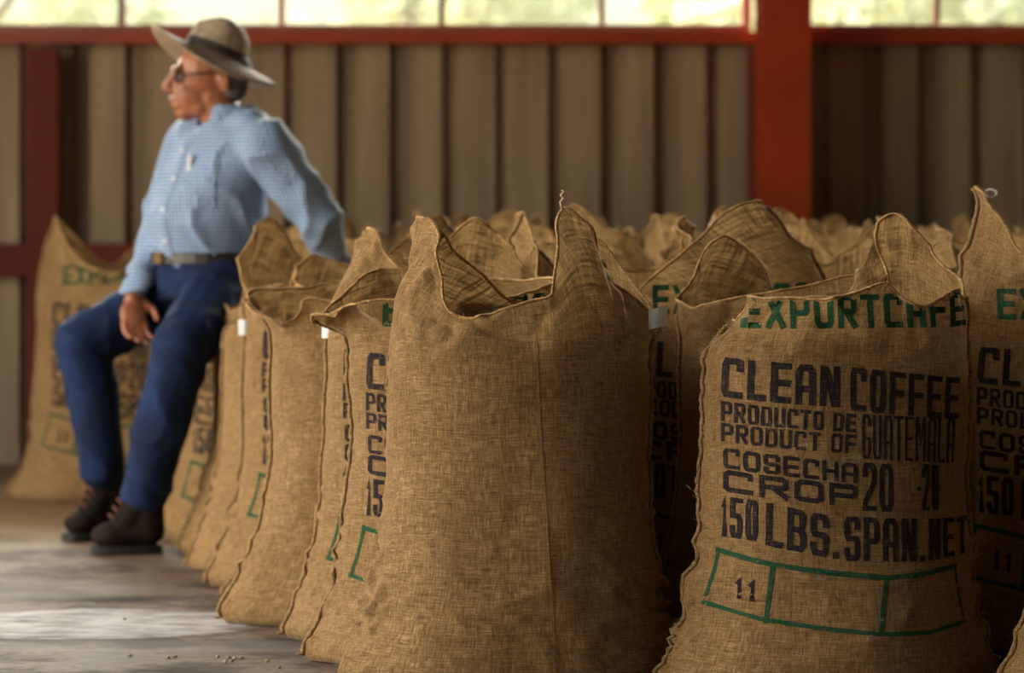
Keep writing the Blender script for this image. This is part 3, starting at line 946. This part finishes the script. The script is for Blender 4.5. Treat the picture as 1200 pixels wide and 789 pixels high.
sack([(0, .25, 0, .76), (50, .2, .09, .72), (90, 0, .1, .66), (130, -.15, .09, .655), (180, -.21, 0, .65), (230, -.15, -.09, .655), (270, 0, -.1, .66), (310, .18, -.09, .72)],
     loc=(-.70, 8.70, 0), label='printed sack the man in the hat is sitting on', seed=13, fill=.58, text=(0, -.06, .95, True), tags=[(1, .53, .05, .04, 0)])
sack(RIM_S, loc=(-1.306, 9.90, 0), label='lone printed sack at far left behind the man, near the wall', seed=14, fill=.66, text=(.02, 0, .97, True))

sack([(0, .25, 0, .80), (60, .12, .1, .78), (120, -.12, .1, .77), (180, -.22, 0, .80), (240, -.12, -.12, .76), (300, .12, -.12, .77)],
     loc=(1.315, 5.80, 0), label='sack cut off by the frame at lower right, only its bottom corner in view', seed=15, fill=.66, flare=(1, 1.1))
v, f = tube_arrays([(.092, -.112, .955), (.088, -.112, .972), (.094, -.110, .980), (.089, -.114, .986), (.096, -.112, .992), (.090, -.110, .996)], [.0022, .003, .0026, .0032, .003, .0015], 6)
o = mesh_py('loose_thread', v, f, M_FIBRE, front, True); o['label'] = 'knotted tuft of loose jute thread'
v, f = tube_arrays([(-.193 + .013 * cos(a), -.012, .992 + .009 * sin(a)) for a in np.linspace(0, 2 * pi, 15)[:-1]], .003, 6, True)
o = mesh_py('tie_loop', v, f, M_TAG, right, True); o['label'] = 'small white loop at the tip'

# --- the rest of the block: eight shapes, copied
protos = []
for k in range(8):
    p = sack(rand_rim(60 + k), seed=20 + k, fill=.65 + .012 * (k % 3), label='x', loc=(0, 0, 0), flare=(.35, .35))
    protos.append(p)
spots = []
for y, xs in ((7.14, (.25, .86, 1.45)), (7.47, (.20, .80, 1.40)), (7.80, (.15, .75, 1.35, 1.93)), (8.14, (.08, .68, 1.28, 1.86)),
              (8.48, (.03, .63, 1.22, 1.80)), (8.82, (-.12, .48, 1.08, 1.67))):
    spots += [(x, y) for x in xs]
for r, y in enumerate((9.16, 9.50, 9.84, 10.18, 10.52)):
    for c in range(5):
        spots.append((-.62 - .03 * r + c * .60 + .05 * (r % 2), y))
q = random.Random(5)
ORD = 'first second third fourth fifth sixth seventh eighth ninth tenth eleventh'.split()
ROWY = sorted({y for _, y in spots})
def spot_label(x, y):
    r = ROWY.index(y)
    c = ORD[sorted([a for a, b in spots if b == y], reverse=True).index(x)]
    c = 'rightmost' if c == 'first' else c + ' from the right'
    if r < 6: return f'open burlap sack behind the printed front sacks, {c} in hidden row {ORD[r]}'.replace('hidden row ' + ORD[r], 'the ' + ORD[r] + ' row')
    k = 10 - r
    return f'open burlap sack, {c} in the ' + ('last row by the wall' if k == 0 else f'{ORD[k]} last row before the wall')
for i, (x, y) in enumerate(spots):
    k = i % 8 if i < 8 else (i * 5 + i // 3) % 8
    o = protos[k] if i < 8 else copy_tree(protos[k])
    o.location = (x + q.uniform(-.015, .015), y + q.uniform(-.01, .01), 0)
    o.rotation_euler = (0, 0, radians(q.uniform(-5, 5)) + (pi if (i * 7) % 3 == 0 else 0))
    s = q.uniform(.97, 1.03)
    o.scale = (1, 1, s)
    o['label'] = spot_label(x, y)
# ------------------------------------------------------------------ the seated man
def capsule(p0, p1, r0, r1, n=14):
    p0, p1 = Vector(p0), Vector(p1)
    d = p1 - p0
    L = max(d.length, 1e-4)
    t = d / L
    up = Vector((0, 0, 1)) if abs(t.z) < .9 else Vector((0, 1, 0))
    a = t.cross(up).normalized(); b = t.cross(a)
    rings = []
    for k in range(1, 5):
        u = k / 4 * pi / 2
        rings.append((p0 - t * r0 * cos(u), r0 * sin(u)))
    for k in range(4, 0, -1):
        u = k / 4 * pi / 2
        rings.append((p1 + t * r1 * cos(u), r1 * sin(u)))
    v, f = [], []
    v.append(p0 - t * r0)
    for c, r in rings:
        for k in range(n):
            q_ = 2 * pi * k / n
            v.append(c + a * cos(q_) * r + b * sin(q_) * r)
    v.append(p1 + t * r1)
    for k in range(n):
        f.append((0, 1 + (k + 1) % n, 1 + k))
    for i in range(len(rings) - 1):
        for k in range(n):
            l = (k + 1) % n
            f.append((1 + i * n + k, 1 + i * n + l, 1 + (i + 1) * n + l, 1 + (i + 1) * n + k))
    e = len(v) - 1; o = 1 + (len(rings) - 1) * n
    for k in range(n): f.append((o + k, o + (k + 1) % n, e))
    return v, f

def ellip(c, ax, ay, az, n=18):
    """ellipsoid with three axis vectors"""
    c = Vector(c); ax, ay, az = Vector(ax), Vector(ay), Vector(az)
    v, f = [c - az], []
    m_ = 11
    for i in range(1, m_):
        p = -pi / 2 + pi * i / m_
        for k in range(n):
            q_ = 2 * pi * k / n
            v.append(c + (ax * cos(q_) + ay * sin(q_)) * cos(p) + az * sin(p))
    v.append(c + az)
    for k in range(n): f.append((0, 1 + (k + 1) % n, 1 + k))
    for i in range(m_ - 2):
        for k in range(n):
            l = (k + 1) % n
            f.append((1 + i * n + k, 1 + i * n + l, 1 + (i + 1) * n + l, 1 + (i + 1) * n + k))
    e = len(v) - 1; o = 1 + (m_ - 2) * n
    for k in range(n): f.append((o + k, o + (k + 1) % n, e))
    return v, f

def loft(secs, side, fwd, n=28):
    """closed trunk through elliptical sections (centre, half width, half depth)"""
    v, f = [], []
    for c, w, d in secs:
        for k in range(n):
            q_ = 2 * pi * k / n
            v.append(Vector(c) + side * (w * cos(q_)) + fwd * (d * sin(q_)))
    for i in range(len(secs) - 1):
        for k in range(n):
            l = (k + 1) % n
            f.append((i * n + k, i * n + l, (i + 1) * n + l, (i + 1) * n + k))
    f.append(tuple(range(n - 1, -1, -1)))
    f.append(tuple((len(secs) - 1) * n + k for k in range(n)))
    return v, f

def remesh(name, shapes, voxel, mat, parent, smooth=6, factor=.5, wrinkle=None):
    """melts overlapping shapes into one continuous surface"""
    mb = MB()
    for s_ in shapes: mb.add(*s_)
    bm = bmesh.new()
    me = bpy.data.meshes.new('t')
    me.from_pydata([tuple(p) for p in mb.v], [], mb.f)
    bm.from_mesh(me); bmesh.ops.recalc_face_normals(bm, faces=bm.faces); bm.to_mesh(me); bm.free()
    o = bpy.data.objects.new('t', me)
    COL.objects.link(o)
    r = o.modifiers.new('r', 'REMESH'); r.mode = 'VOXEL'; r.voxel_size = voxel
    s_ = o.modifiers.new('s', 'SMOOTH'); s_.iterations = smooth; s_.factor = factor
    dg = bpy.context.evaluated_depsgraph_get()
    dg.update()
    new = bpy.data.meshes.new_from_object(o.evaluated_get(dg))
    bpy.data.objects.remove(o)
    new.name = name
    if wrinkle:
        nv = len(new.vertices)
        co = np.empty(nv * 3, np.float32); no = np.empty(nv * 3, np.float32)
        new.vertices.foreach_get('co', co); new.vertices.foreach_get('normal', no)
        wv = np.array([wrinkle(Vector(c)) for c in co.reshape(-1, 3)], np.float32)
        new.vertices.foreach_set('co', (co.reshape(-1, 3) + no.reshape(-1, 3) * wv[:, None]).ravel())
        new.update()
    new.materials.clear()
    return link_mesh(name, new, mat, parent, True)

def W(px, py, y): return Vector(((px - 600) * y / 3500, y, .95 - (py - 250) * y / 3500))
man = empty('person', (-.95, 8.5, 0), 0, 'elderly man in straw hat, blue checked shirt and jeans sitting on sacks, looking left', 'person')
MO = Vector(man.location)
def R(*a): return W(*a) - MO           # point in the man's frame
F_ = Vector((-.77, -.64, 0)); S_ = Vector((.64, -.77, 0)); UP = Vector((0, 0, 1))
HF = Vector((-.97, -.24, -.04)).normalized(); HS = Vector((.24, -.97, 0)).normalized(); HU = HS.cross(HF).normalized()
if HU.z < 0: HU = -HU

# skin: one body surface, head, neck, trunk, limbs and hands
m, t, out = nt('tanned_skin')
ob = N(t, 'ShaderNodeTexCoord').outputs['Object']
c_ = ramp(t, noise_n(t, ob, 14, 5), [(.35, (.24, .078, .036)), (.65, (.37, .135, .066))])
p_ = N(t, 'ShaderNodeBsdfPrincipled'); t.links.new(c_, p_.inputs['Base Color'])
p_.inputs['Roughness'].default_value = .42; p_.inputs['Subsurface Weight'].default_value = .08; p_.inputs['Subsurface Scale'].default_value = .02
t.links.new(p_.outputs[0], out.inputs[0]); M_SKIN = m

hd = 8.60
sk = []
cr = R(246, 84, hd)
sk.append(ellip(cr, HF * .097, HS * .076, HU * .088))
sk.append(ellip(R(229, 108, hd), HF * .070, HS * .060, HU * .078))
sk.append(ellip(R(219, 131, hd), HF * .036, HS * .034, HU * .028))
sk.append(ellip(R(236, 125, hd), HF * .058, HS * .054, HU * .036))
sk.append(capsule(R(206, 84, hd - .02), R(194.5, 103, hd - .022), .0095, .0135))        # nose
for sg in (-1, 1):
    sk.append(ellip(R(199.5, 106, hd - .02) + HS * sg * .011, HF * .010, HS * .008, HU * .008))
    sk.append(ellip(R(207, 80, hd - .015) + HS * sg * .030, HF * .014, HS * .026, HU * .009))   # brow
    sk.append(ellip(R(217, 104, hd) + HS * sg * .038, HF * .028, HS * .022, HU * .024))         # cheek
    e0 = R(257, 97, hd) + HS * sg * .076
    sk.append(ellip(e0, HF * .017 + HU * .003, HS * .008, HU * .032))                             # ear
    sk.append(ellip(e0 - HF * .009 + HS * sg * .007, HF * .009, HS * .006, HU * .030))
sk.append(ellip(R(204.5, 117, hd - .015), HF * .013, HS * .026, HU * .0085))
sk.append(ellip(R(205.5, 124, hd - .015), HF * .013, HS * .024, HU * .0085))
sk.append(ellip(R(246, 114, hd), HF * .048, HS * .060, HU * .046))
sk.append(capsule(R(252, 116, hd), R(264, 150, hd + .02), .058, .066))
sk.append(loft([(R(240, 318, 8.66), .14, .11), (R(243, 262, 8.64), .15, .13), (R(252, 218, 8.63), .16, .12), (R(262, 178, 8.62), .16, .10), (R(266, 154, 8.62), .12, .08)], S_, F_))
shL, shR = R(311, 170, 8.47), R(220, 168, 8.77)
elL, elR = R(374, 256, 8.50), R(188, 266, 8.72)
wrL, wrR = R(396, 322, 8.66), R(157, 346, 8.60)
for a, b, c in ((shL, elL, wrL), (shR, elR, wrR)):
    sk.append(capsule(a, b, .050, .038)); sk.append(capsule(b, c, .038, .027))
def hand(wr, d, side, nrm, thumb):
    """palm, four unequal bent fingers and a thumb leaving the side of the palm"""
    d, side, nrm = d.normalized(), side.normalized(), nrm.normalized()
    pc = wr + d * .052
    sk.append(ellip(wr + d * .010, d * .035, side * .028, nrm * .021))
    sk.append(ellip(pc, d * .050, side * .042, nrm * .017))
    for k, (o_, L) in enumerate(((.031, .068), (.0105, .078), (-.0105, .073), (-.031, .058))):
        a = pc + d * (.040 - .004 * abs(k - 1)) + side * o_
        b = a + (d * .93 + nrm * .25 + side * o_ * 1.2).normalized() * L * .45
        c = b + (d * .75 + nrm * .62).normalized() * L * .32
        e = c + (d * .45 + nrm * .85).normalized() * L * .26
        sk.append(capsule(a, b, .0098, .0088)); sk.append(capsule(b, c, .0088, .0078)); sk.append(capsule(c, e, .0078, .0068))
    a = wr + d * .025 + side * thumb * .026
    b = a + (d * .65 + side * thumb * .65 + nrm * .25).normalized() * .040
    c = b + (d * .92 + side * thumb * .15 + nrm * .25).normalized() * .034
    sk.append(capsule(a, b, .015, .011)); sk.append(capsule(b, c, .011, .0085))
hand(wrR, R(153, 400, 8.54) - R(153, 346, 8.60), Vector((.85, .45, .1)), Vector((.45, -.35, .0)), 1)
hand(wrL, Vector((.55, .1, -.35)), Vector((.1, -.9, .1)), Vector((-.2, 0, -1)), 1)
hipL, hipR = R(262, 336, 8.56), R(236, 334, 8.78)
knL, knR = R(213, 408, 8.20), R(96, 402, 8.62)
anL, anR = R(172, 608, 8.33), R(128, 596, 8.71)
for a, b, c in ((hipL, knL, anL), (hipR, knR, anR)):
    sk.append(capsule(a, b, .075, .052)); sk.append(capsule(b, c, .050, .026))
body = remesh('body', sk, .0048, M_SKIN, man, 4, .5)

# hair under the hat, grey
hs = [ellip(R(268, 84, hd), HF * .070, HS * .078, HU * .062), ellip(R(272, 104, hd), HF * .045, HS * .062, HU * .040)]
for sg in (-1, 1): hs.append(ellip(R(246, 76, hd) + HS * sg * .070, HF * .022, HS * .008, HU * .020))
remesh('hair', hs, .006, simple('grey_hair', (.10, .09, .085), .8, var=.5, scale=60, stretch=(1, 1, .2), bump=.4), man, 3)
hm = [ellip(R(203, 113.5, hd - .016), HF * .012, HS * .026, HU * .006)]
remesh('moustache', hm, .003, simple('white_moustache', (.55, .50, .46), .8, scale=90), man, 1)
M_EYE = simple('eye_white', (.7, .68, .62), .2, scale=50)
for sg in (-1, 1):
    mb = MB(); mb.add(*ellip(R(211, 90, hd - .01) + HS * sg * .031, HF * .013, HS * .012, HU * .011)); mb.build('eye', M_EYE, man)

# shirt, with a fine white and blue check woven in
m, t, out = nt('blue_checked_cotton')
ob = N(t, 'ShaderNodeTexCoord').outputs['Object']
sp_ = N(t, 'ShaderNodeSeparateXYZ'); t.links.new(ob, sp_.inputs[0])
hx = math_n(t, 'ADD', math_n(t, 'MULTIPLY', sp_.outputs[0], .64), math_n(t, 'MULTIPLY', sp_.outputs[1], -.77))
fx = math_n(t, 'ADD', math_n(t, 'MULTIPLY', sp_.outputs[0], .77), math_n(t, 'MULTIPLY', sp_.outputs[1], .64))
nrm_ = N(t, 'ShaderNodeTexCoord').outputs['Normal']
dt = N(t, 'ShaderNodeVectorMath', operation='DOT_PRODUCT'); t.links.new(nrm_, dt.inputs[0]); dt.inputs[1].default_value = (.64, -.77, 0)
sw = math_n(t, 'GREATER_THAN', math_n(t, 'ABSOLUTE', dt.outputs['Value']), .72)
hx = math_n(t, 'ADD', math_n(t, 'MULTIPLY', hx, math_n(t, 'SUBTRACT', 1.0, sw)), math_n(t, 'MULTIPLY', fx, sw))
def lines(s, per, wd):
    return math_n(t, 'LESS_THAN', math_n(t, 'FRACT', math_n(t, 'DIVIDE', s, per)), wd)
chk = math_n(t, 'MULTIPLY', math_n(t, 'ADD', lines(hx, .011, .42), lines(sp_.outputs[2], .011, .42)), .5)
c_ = ramp(t, chk, [(0, (.38, .50, .66)), (.5, (.11, .19, .35)), (1, (.025, .06, .18))])
p_ = N(t, 'ShaderNodeBsdfPrincipled'); t.links.new(c_, p_.inputs['Base Color'])
p_.inputs['Roughness'].default_value = .75; p_.inputs['Sheen Weight'].default_value = .15
t.links.new(p_.outputs[0], out.inputs[0]); M_SHIRT = m
sh = [loft([(R(241, 313, 8.66), .165, .13), (R(240, 296, 8.66), .178, .150), (R(241, 264, 8.64), .182, .166), (R(250, 222, 8.63), .188, .146), (R(262, 182, 8.62), .192, .118),
            (R(267, 160, 8.62), .165, .098), (R(268, 143, 8.62), .085, .082)], S_, F_)]
sh += [capsule(shL + Vector((0, 0, .005)), elL, .074, .064), capsule(elL, wrL * .85 + elL * .15, .062, .046), capsule(shL, shR, .070, .068), capsule(R(282, 143, 8.57), R(305, 162, 8.50), .058, .062),
       capsule(shR, elR, .072, .058), capsule(elR, wrR * .92 + elR * .08, .057, .043)]
nn = noise.noise
def shirt_w(p):
    w = nn(Vector((p.x * 6, p.y * 6, p.z * 4.5))) * .010
    r_ = 1 - abs(nn(Vector((p.x * 7 + p.z * 5, p.y * 7, p.z * 7 - p.x * 5)))) * 2.0
    w += max(0, r_) ** 2 * .014
    return w - .004
shirt = remesh('shirt', sh, .0075, M_SHIRT, man, 5, .5, shirt_w)
# collar, placket, pocket, cuff
def ringband(name, c, ax, ay, az, h, th, mat, parent, n=30, a0=0, a1=2 * pi, flare=0):
    v, f = [], []
    for k in range(n + 1):
        a = a0 + (a1 - a0) * k / n
        for dz, dr in ((0, 0), (h, flare), (h, flare + th), (0, th)):
            v.append(c + ax * cos(a) * (1 + dr / ax.length) + ay * sin(a) * (1 + dr / ay.length) + az * dz)
    for k in range(n):
        for q_ in range(4):
            f.append((k * 4 + q_, k * 4 + (q_ + 1) % 4, (k + 1) * 4 + (q_ + 1) % 4, (k + 1) * 4 + q_))
    f.append((0, 1, 2, 3)); f.append((n * 4 + 3, n * 4 + 2, n * 4 + 1, n * 4))
    return mesh_py(name, v, f, mat, parent, False)
cz = (UP + F_ * -.18).normalized()
ringband('collar', R(265, 147, 8.615), S_ * .082, F_ * .084, cz, .058, .006, M_SHIRT, shirt, a0=pi * .62, a1=pi * 2.38, flare=-.008)
def on_shirt(a, z, out_=.006):
    """point on the chest at height z, angle a from straight ahead (towards his left positive)"""
    d = (F_ * cos(a) + S_ * sin(a)).normalized()
    c = R(250, 222, 8.63); c.z = z
    h = SBV.ray_cast(c + d * .6, -d)
    return (h[0] + d * out_) if h[0] is not None else c + d * .16
SBV = BVHTree.FromPolygons([v.co[:] for v in shirt.data.vertices], [tuple(p.vertices) for p in shirt.data.polygons])
mb = MB()
zs = np.linspace(.83, 1.20, 22)
v = []
for z in zs:
    for a in (-.10, .10): v.append(on_shirt(a, z, .003))
mb.add(v, [(2 * i, 2 * i + 1, 2 * i + 3, 2 * i + 2) for i in range(len(zs) - 1)])
mb.build('placket', M_SHIRT, shirt)
M_BUTTON = simple('pearl_button', (.75, .75, .72), .25, scale=40)
for z in (.87, .96, 1.05, 1.13):
    c = on_shirt(0, z, .006)
    mb = MB(); mb.add(*ellip(c, S_ * .007, F_ * .003, UP * .007, 12)); mb.build('button', M_BUTTON, shirt)
v = []
for i in range(7):
    for k in range(5): v.append(on_shirt(.38 + .62 * k / 4, 1.085 - .12 * i / 6, .004))
mesh_py('pocket', v, [(i * 5 + k, i * 5 + k + 1, i * 5 + k + 6, i * 5 + k + 5) for i in range(6) for k in range(4)], M_SHIRT, shirt)
ringband('cuff', wrR * .93 + elR * .07, Vector((1, .1, .2)).normalized() * .045, Vector((.1, -1, 0)) * .042, (elR - wrR).normalized(), .055, .004, M_SHIRT, shirt)
# white pen clipped in the pocket
pz = on_shirt(.42, 1.09, .008)
v, f = tube_arrays([pz + MO + Vector((0, 0, -.05)), pz + MO + Vector((.002, 0, .0)), pz + MO + Vector((.006, -.002, .028))], [.006, .006, .0055], 10)
pen = mesh_py('pen', v, f, simple('white_plastic', (.85, .85, .82), .25, scale=20), None, True)
tag(pen, 'white pen clipped in the shirt pocket of the man in the hat', 'pen')

# jeans
M_DENIM = simple('dark_blue_denim', (.010, .026, .082), .85, var=.45, scale=9, bump=.2, col2=(.005, .011, .036), spec=.2)
def jean_w(p):
    r_ = 1 - abs(nn(Vector((p.x * 7, p.y * 7 + 3, p.z * 9 + p.x * 6)))) * 2.2
    return max(0, r_) ** 2 * .008 + nn(p * 7) * .006
je = [loft([(R(240, 350, 8.66), .16, .13), (R(240, 325, 8.66), .178, .142), (R(240, 305, 8.66), .170, .138)], S_, F_),
      capsule(hipL, knL, .098, .080), capsule(knL, R(188, 500, 8.27), .079, .074), capsule(R(188, 500, 8.27), R(170, 578, 8.33), .074, .066),
      capsule(hipR, knR, .095, .080), capsule(knR, R(112, 480, 8.65), .079, .070), capsule(R(112, 480, 8.65), R(120, 546, 8.68), .070, .066)]
jeans = remesh('jeans', je, .0075, M_DENIM, man, 5, .5, jean_w)
M_LEATH = simple('black_leather', (.02, .016, .013), .4, scale=20)
belt = ringband('belt', R(240, 308, 8.66), S_ * .176, F_ * .150, UP, .030, .005, M_LEATH, man)
bm = bmesh.new(); add_box(bm, -.022, .022, -.004, .004, -.016, .016, .003)
bk = bm_obj('buckle', bm, simple('brass', (.6, .42, .2), .3, .9), belt); bk.location = R(240, 308, 8.66) + F_ * .160 + UP * .015; bk.rotation_euler = (0, 0, math.atan2(F_.y, F_.x) + pi / 2)

# boots
M_BOOT = simple('worn_brown_boot', (.014, .007, .004), .85, var=.5, scale=14, bump=.3, spec=.2)
M_SOLE = simple('black_rubber', (.012, .011, .010), .7, scale=14)
M_LACE = simple('reddish_lace', (.12, .035, .02), .8, scale=30)
def boot(an, heel, toe):
    d = (toe - heel); d.z = 0; d.normalize(); s_ = Vector((-d.y, d.x, 0))
    g = Vector((0, 0, 1))
    h0 = Vector((heel.x, heel.y, 0)); L = (Vector((toe.x, toe.y, 0)) - h0).length
    sh_ = [capsule(h0 + d * .035 + g * .065, h0 + d * .055 + g * .23, .044, .052), capsule(h0 + d * .05 + g * .06, h0 + d * (L - .06) + g * .055, .042, .040),
           ellip(h0 + d * (L - .058) + g * .052, d * .058, s_ * .047, g * .036), capsule(h0 + d * .07 + g * .13, h0 + d * (L * .58) + g * .075, .045, .036)]
    b_ = remesh('boot', sh_, .006, M_BOOT, man, 3, .5, lambda p: nn(p * 25) * .003)
    v, f = [], []
    n_ = 26
    for z, gr in ((.002, 0.0), (.026, .003)):
        for k in range(n_):
            a = 2 * pi * k / n_
            x = (L / 2) * cos(a) * (1 + .0) ; w_ = (.042 + .007 * cos(a - .0)) * np.sign(sin(a)) * abs(sin(a)) ** .6
            v.append(h0 + d * (L / 2 + x * 1.02) + s_ * (w_ + gr * sin(a)) + g * z)
    f = [(k, (k + 1) % n_, n_ + (k + 1) % n_, n_ + k) for k in range(n_)] + [tuple(range(n_ - 1, -1, -1)), tuple(range(n_, 2 * n_))]
    mesh_py('sole', v, f, M_SOLE, b_)
    mb = MB()
    for k in range(5):
        u = k / 4
        c = h0 + d * (L * (.38 + .24 * (1 - u)) + .012) + g * (.105 + .085 * u)
        mb.add(*tube_arrays([c - s_ * .03 - g * .012, c + g * .006 + d * .012, c + s_ * .03 - g * .004], [.0035] * 3, 6))
    mb.build('lace', M_LACE, b_)
G0 = lambda px, y: Vector(((px - 600) * y / 3500, y, 0)) - MO
boot(anL, G0(190, 8.34), G0(106, 8.30))
boot(anR, G0(144, 8.74), G0(76, 8.62))

# glasses
M_WIRE = simple('dark_wire', (.05, .04, .035), .3, .8)
m, t, out = nt('spectacle_lens')
gl = N(t, 'ShaderNodeBsdfGlossy'); gl.inputs['Roughness'].default_value = .03
tr = N(t, 'ShaderNodeBsdfTransparent'); tr.inputs[0].default_value = (.55, .55, .58, 1)
mx = N(t, 'ShaderNodeMixShader'); mx.inputs[0].default_value = .3
t.links.new(tr.outputs[0], mx.inputs[1]); t.links.new(gl.outputs[0], mx.inputs[2]); t.links.new(mx.outputs[0], out.inputs[0])
M_LENS = m
gls = empty('glasses'); gls.parent = man; gls.name = 'glasses'
for sg in (-1, 1):
    c = R(203.5, 89, hd - .015) + HS * sg * .034
    ring = [c + HS * .026 * cos(a) + HU * .021 * sin(a) - HF * .004 * abs(cos(a)) for a in np.linspace(0, 2 * pi, 25)[:-1]]
    v, f = tube_arrays(ring, .0018, 6, True); mesh_py('rim', v, f, M_WIRE, gls, True)
    mb = MB(); mb.add(*ellip(c, HS * .025, HU * .020, HF * .0015, 20)); mb.build('lens', M_LENS, gls)
    a = c + HS * sg * .028
    v, f = tube_arrays([a, a + HS * sg * .012 - HF * .012, R(250, 86, hd) + HS * sg * .083, R(262, 94, hd) + HS * sg * .083], .0028, 6)
    mesh_py('temple', v, f, M_WIRE, gls, True)
v, f = tube_arrays([R(203.5, 88, hd - .015) + HS * .010, R(201.5, 86, hd - .015), R(203.5, 88, hd - .015) - HS * .010], .002, 6)
mesh_py('bridge', v, f, M_WIRE, gls, True)

# straw hat
m, t, out = nt('woven_straw')
ob = N(t, 'ShaderNodeTexCoord').outputs['Object']
w1 = noise_n(t, mapping(t, ob, (30, 30, 260)), 1, 3); w2 = noise_n(t, mapping(t, ob, (200, 200, 30)), 1, 3)
c_ = ramp(t, math_n(t, 'MULTIPLY', math_n(t, 'ADD', w1, w2), .5), [(.35, (.25, .18, .11)), (.62, (.50, .40, .28))])
p_ = N(t, 'ShaderNodeBsdfPrincipled'); t.links.new(c_, p_.inputs['Base Color']); p_.inputs['Roughness'].default_value = .7
tr_ = N(t, 'ShaderNodeBsdfTranslucent'); t.links.new(c_, tr_.inputs[0]); mx_ = N(t, 'ShaderNodeMixShader'); mx_.inputs[0].default_value = .12
t.links.new(p_.outputs[0], mx_.inputs[1]); t.links.new(tr_.outputs[0], mx_.inputs[2]); t.links.new(mx_.outputs[0], out.inputs[0])
M_STRAW = m
hat = empty('hat'); hat.parent = man
ht = radians(24)
Hf = (HF * cos(ht) + HU * sin(ht)).normalized(); Hu = (HU * cos(ht) - HF * sin(ht)).normalized()
hc = R(252, 64, hd)
n_ = 56
def hatpt(a, r_, z): return hc + Hf * (cos(a) * r_ * 1.10) + HS * (sin(a) * r_) + Hu * z
# brim with slight droop at the sides and back, front turned up a little
v, f = [], []
rr_ = np.linspace(.078, .178, 9)
for s2 in (0, 1):
    for r_ in rr_:
        u = (r_ - .078) / .10
        for k in range(n_):
            a = 2 * pi * k / n_
            z = -.050 * u ** 1.3 * abs(sin(a)) ** 2 * 1.0 - .012 * u * max(0, -cos(a)) + .010 * u * u * max(0, cos(a)) - .005 * s2
            v.append(hatpt(a, r_, z))
m9 = len(rr_)
for i in range(m9 - 1):
    for k in range(n_):
        l = (k + 1) % n_
        f.append((i * n_ + k, i * n_ + l, (i + 1) * n_ + l, (i + 1) * n_ + k))
        o_ = m9 * n_
        f.append((o_ + i * n_ + l, o_ + i * n_ + k, o_ + (i + 1) * n_ + k, o_ + (i + 1) * n_ + l))
for k in range(n_):
    l = (k + 1) % n_
    f.append(((m9 - 1) * n_ + k, (m9 - 1) * n_ + l, (2 * m9 - 1) * n_ + l, (2 * m9 - 1) * n_ + k))
mesh_py('brim', v, f, M_STRAW, hat, True)
prof = [(.080, -.004), (.081, .02), (.079, .045), (.075, .07), (.068, .092), (.056, .104), (.040, .103), (.02, .095), (.004, .090)]
v, f = [], []
for r_, z in prof:
    for k in range(n_):
        a = 2 * pi * k / n_
        pinch = -.022 * max(0, cos(a)) ** 2 * max(0, (z - .04) / .06) * abs(sin(a)) * 2
        dent = -.020 * exp(-(sin(a) * r_ / .022) ** 2) * max(0, (z - .07) / .03)
        v.append(hatpt(a, r_ + pinch, z + dent - .012 * max(0, -cos(a)) * (z / .1)))
for i in range(len(prof) - 1):
    for k in range(n_):
        l = (k + 1) % n_
        f.append((i * n_ + k, i * n_ + l, (i + 1) * n_ + l, (i + 1) * n_ + k))
f.append(tuple((len(prof) - 1) * n_ + k for k in range(n_)))
mesh_py('crown', v, f, M_STRAW, hat, True)
v, f = [], []
for z, r_ in ((.001, .0835), (.026, .0825)):
    for k in range(n_): v.append(hatpt(2 * pi * k / n_, r_, z))
f = [(k, (k + 1) % n_, n_ + (k + 1) % n_, n_ + k) for k in range(n_)]
mesh_py('hat_band', v, f, simple('dark_hat_band', (.05, .035, .025), .7, scale=20), hat, True)

# coffee beans dropped on the floor
M_BEAN = simple('dry_green_bean', (.30, .25, .10), .55, var=.45, scale=120)
bm = bmesh.new()
bmesh.ops.create_uvsphere(bm, u_segments=10, v_segments=7, radius=1)
for v_ in bm.verts:
    if v_.co.z < 0: v_.co.z *= .35
    if abs(v_.co.y) < .25 and v_.co.z < 0: v_.co.z += .15
bmesh.ops.scale(bm, vec=(.0062, .0042, .0040), verts=bm.verts)
bmesh.ops.translate(bm, vec=(0, 0, .0017), verts=bm.verts)
b0 = None
beans = [(152, 770), (197, 772), (205, 771), (255, 771), (268, 772), (275, 773), (283, 772.5), (264, 777), (272, 776), (313, 776), (327, 783.5), (199, 698), (146, 727), (150, 634)]
for i, (px, py) in enumerate(beans):
    y = 3500 * .95 / (py - 250)
    if b0 is None: o = b0 = bm_obj('coffee_bean', bm, M_BEAN, None, True)
    else: o = b0.copy(); COL.objects.link(o)
    o.location = ((px - 600) * y / 3500, y, 0.0004)
    o.rotation_euler = (0, 0, i * 1.7)
    lab = {0: 'lone green coffee bean on the floor, leftmost of the nearest scatter', 1: 'left bean of the touching pair on the concrete', 2: 'right bean of the touching pair on the concrete',
           9: 'single bean on the floor right of the little cluster', 10: 'bean on the floor nearest the left row of sacks',
           11: 'bean lying beyond the pale ring at the foot of the third sack', 12: 'bean lying alone in the pale ring on the concrete', 13: 'bean lying in front of the man\'s boots', 3: 'leftmost bean of the little cluster on the floor', 4: 'second bean from the left in the far line of the cluster', 5: 'third bean from the left in the far line of the cluster',
           6: 'rightmost bean of the little cluster on the floor', 7: 'nearest bean of the little cluster, lower left', 8: 'nearest bean of the little cluster, lower middle'}[i]
    tag(o, lab, 'coffee bean', 'coffee beans dropped on the floor')
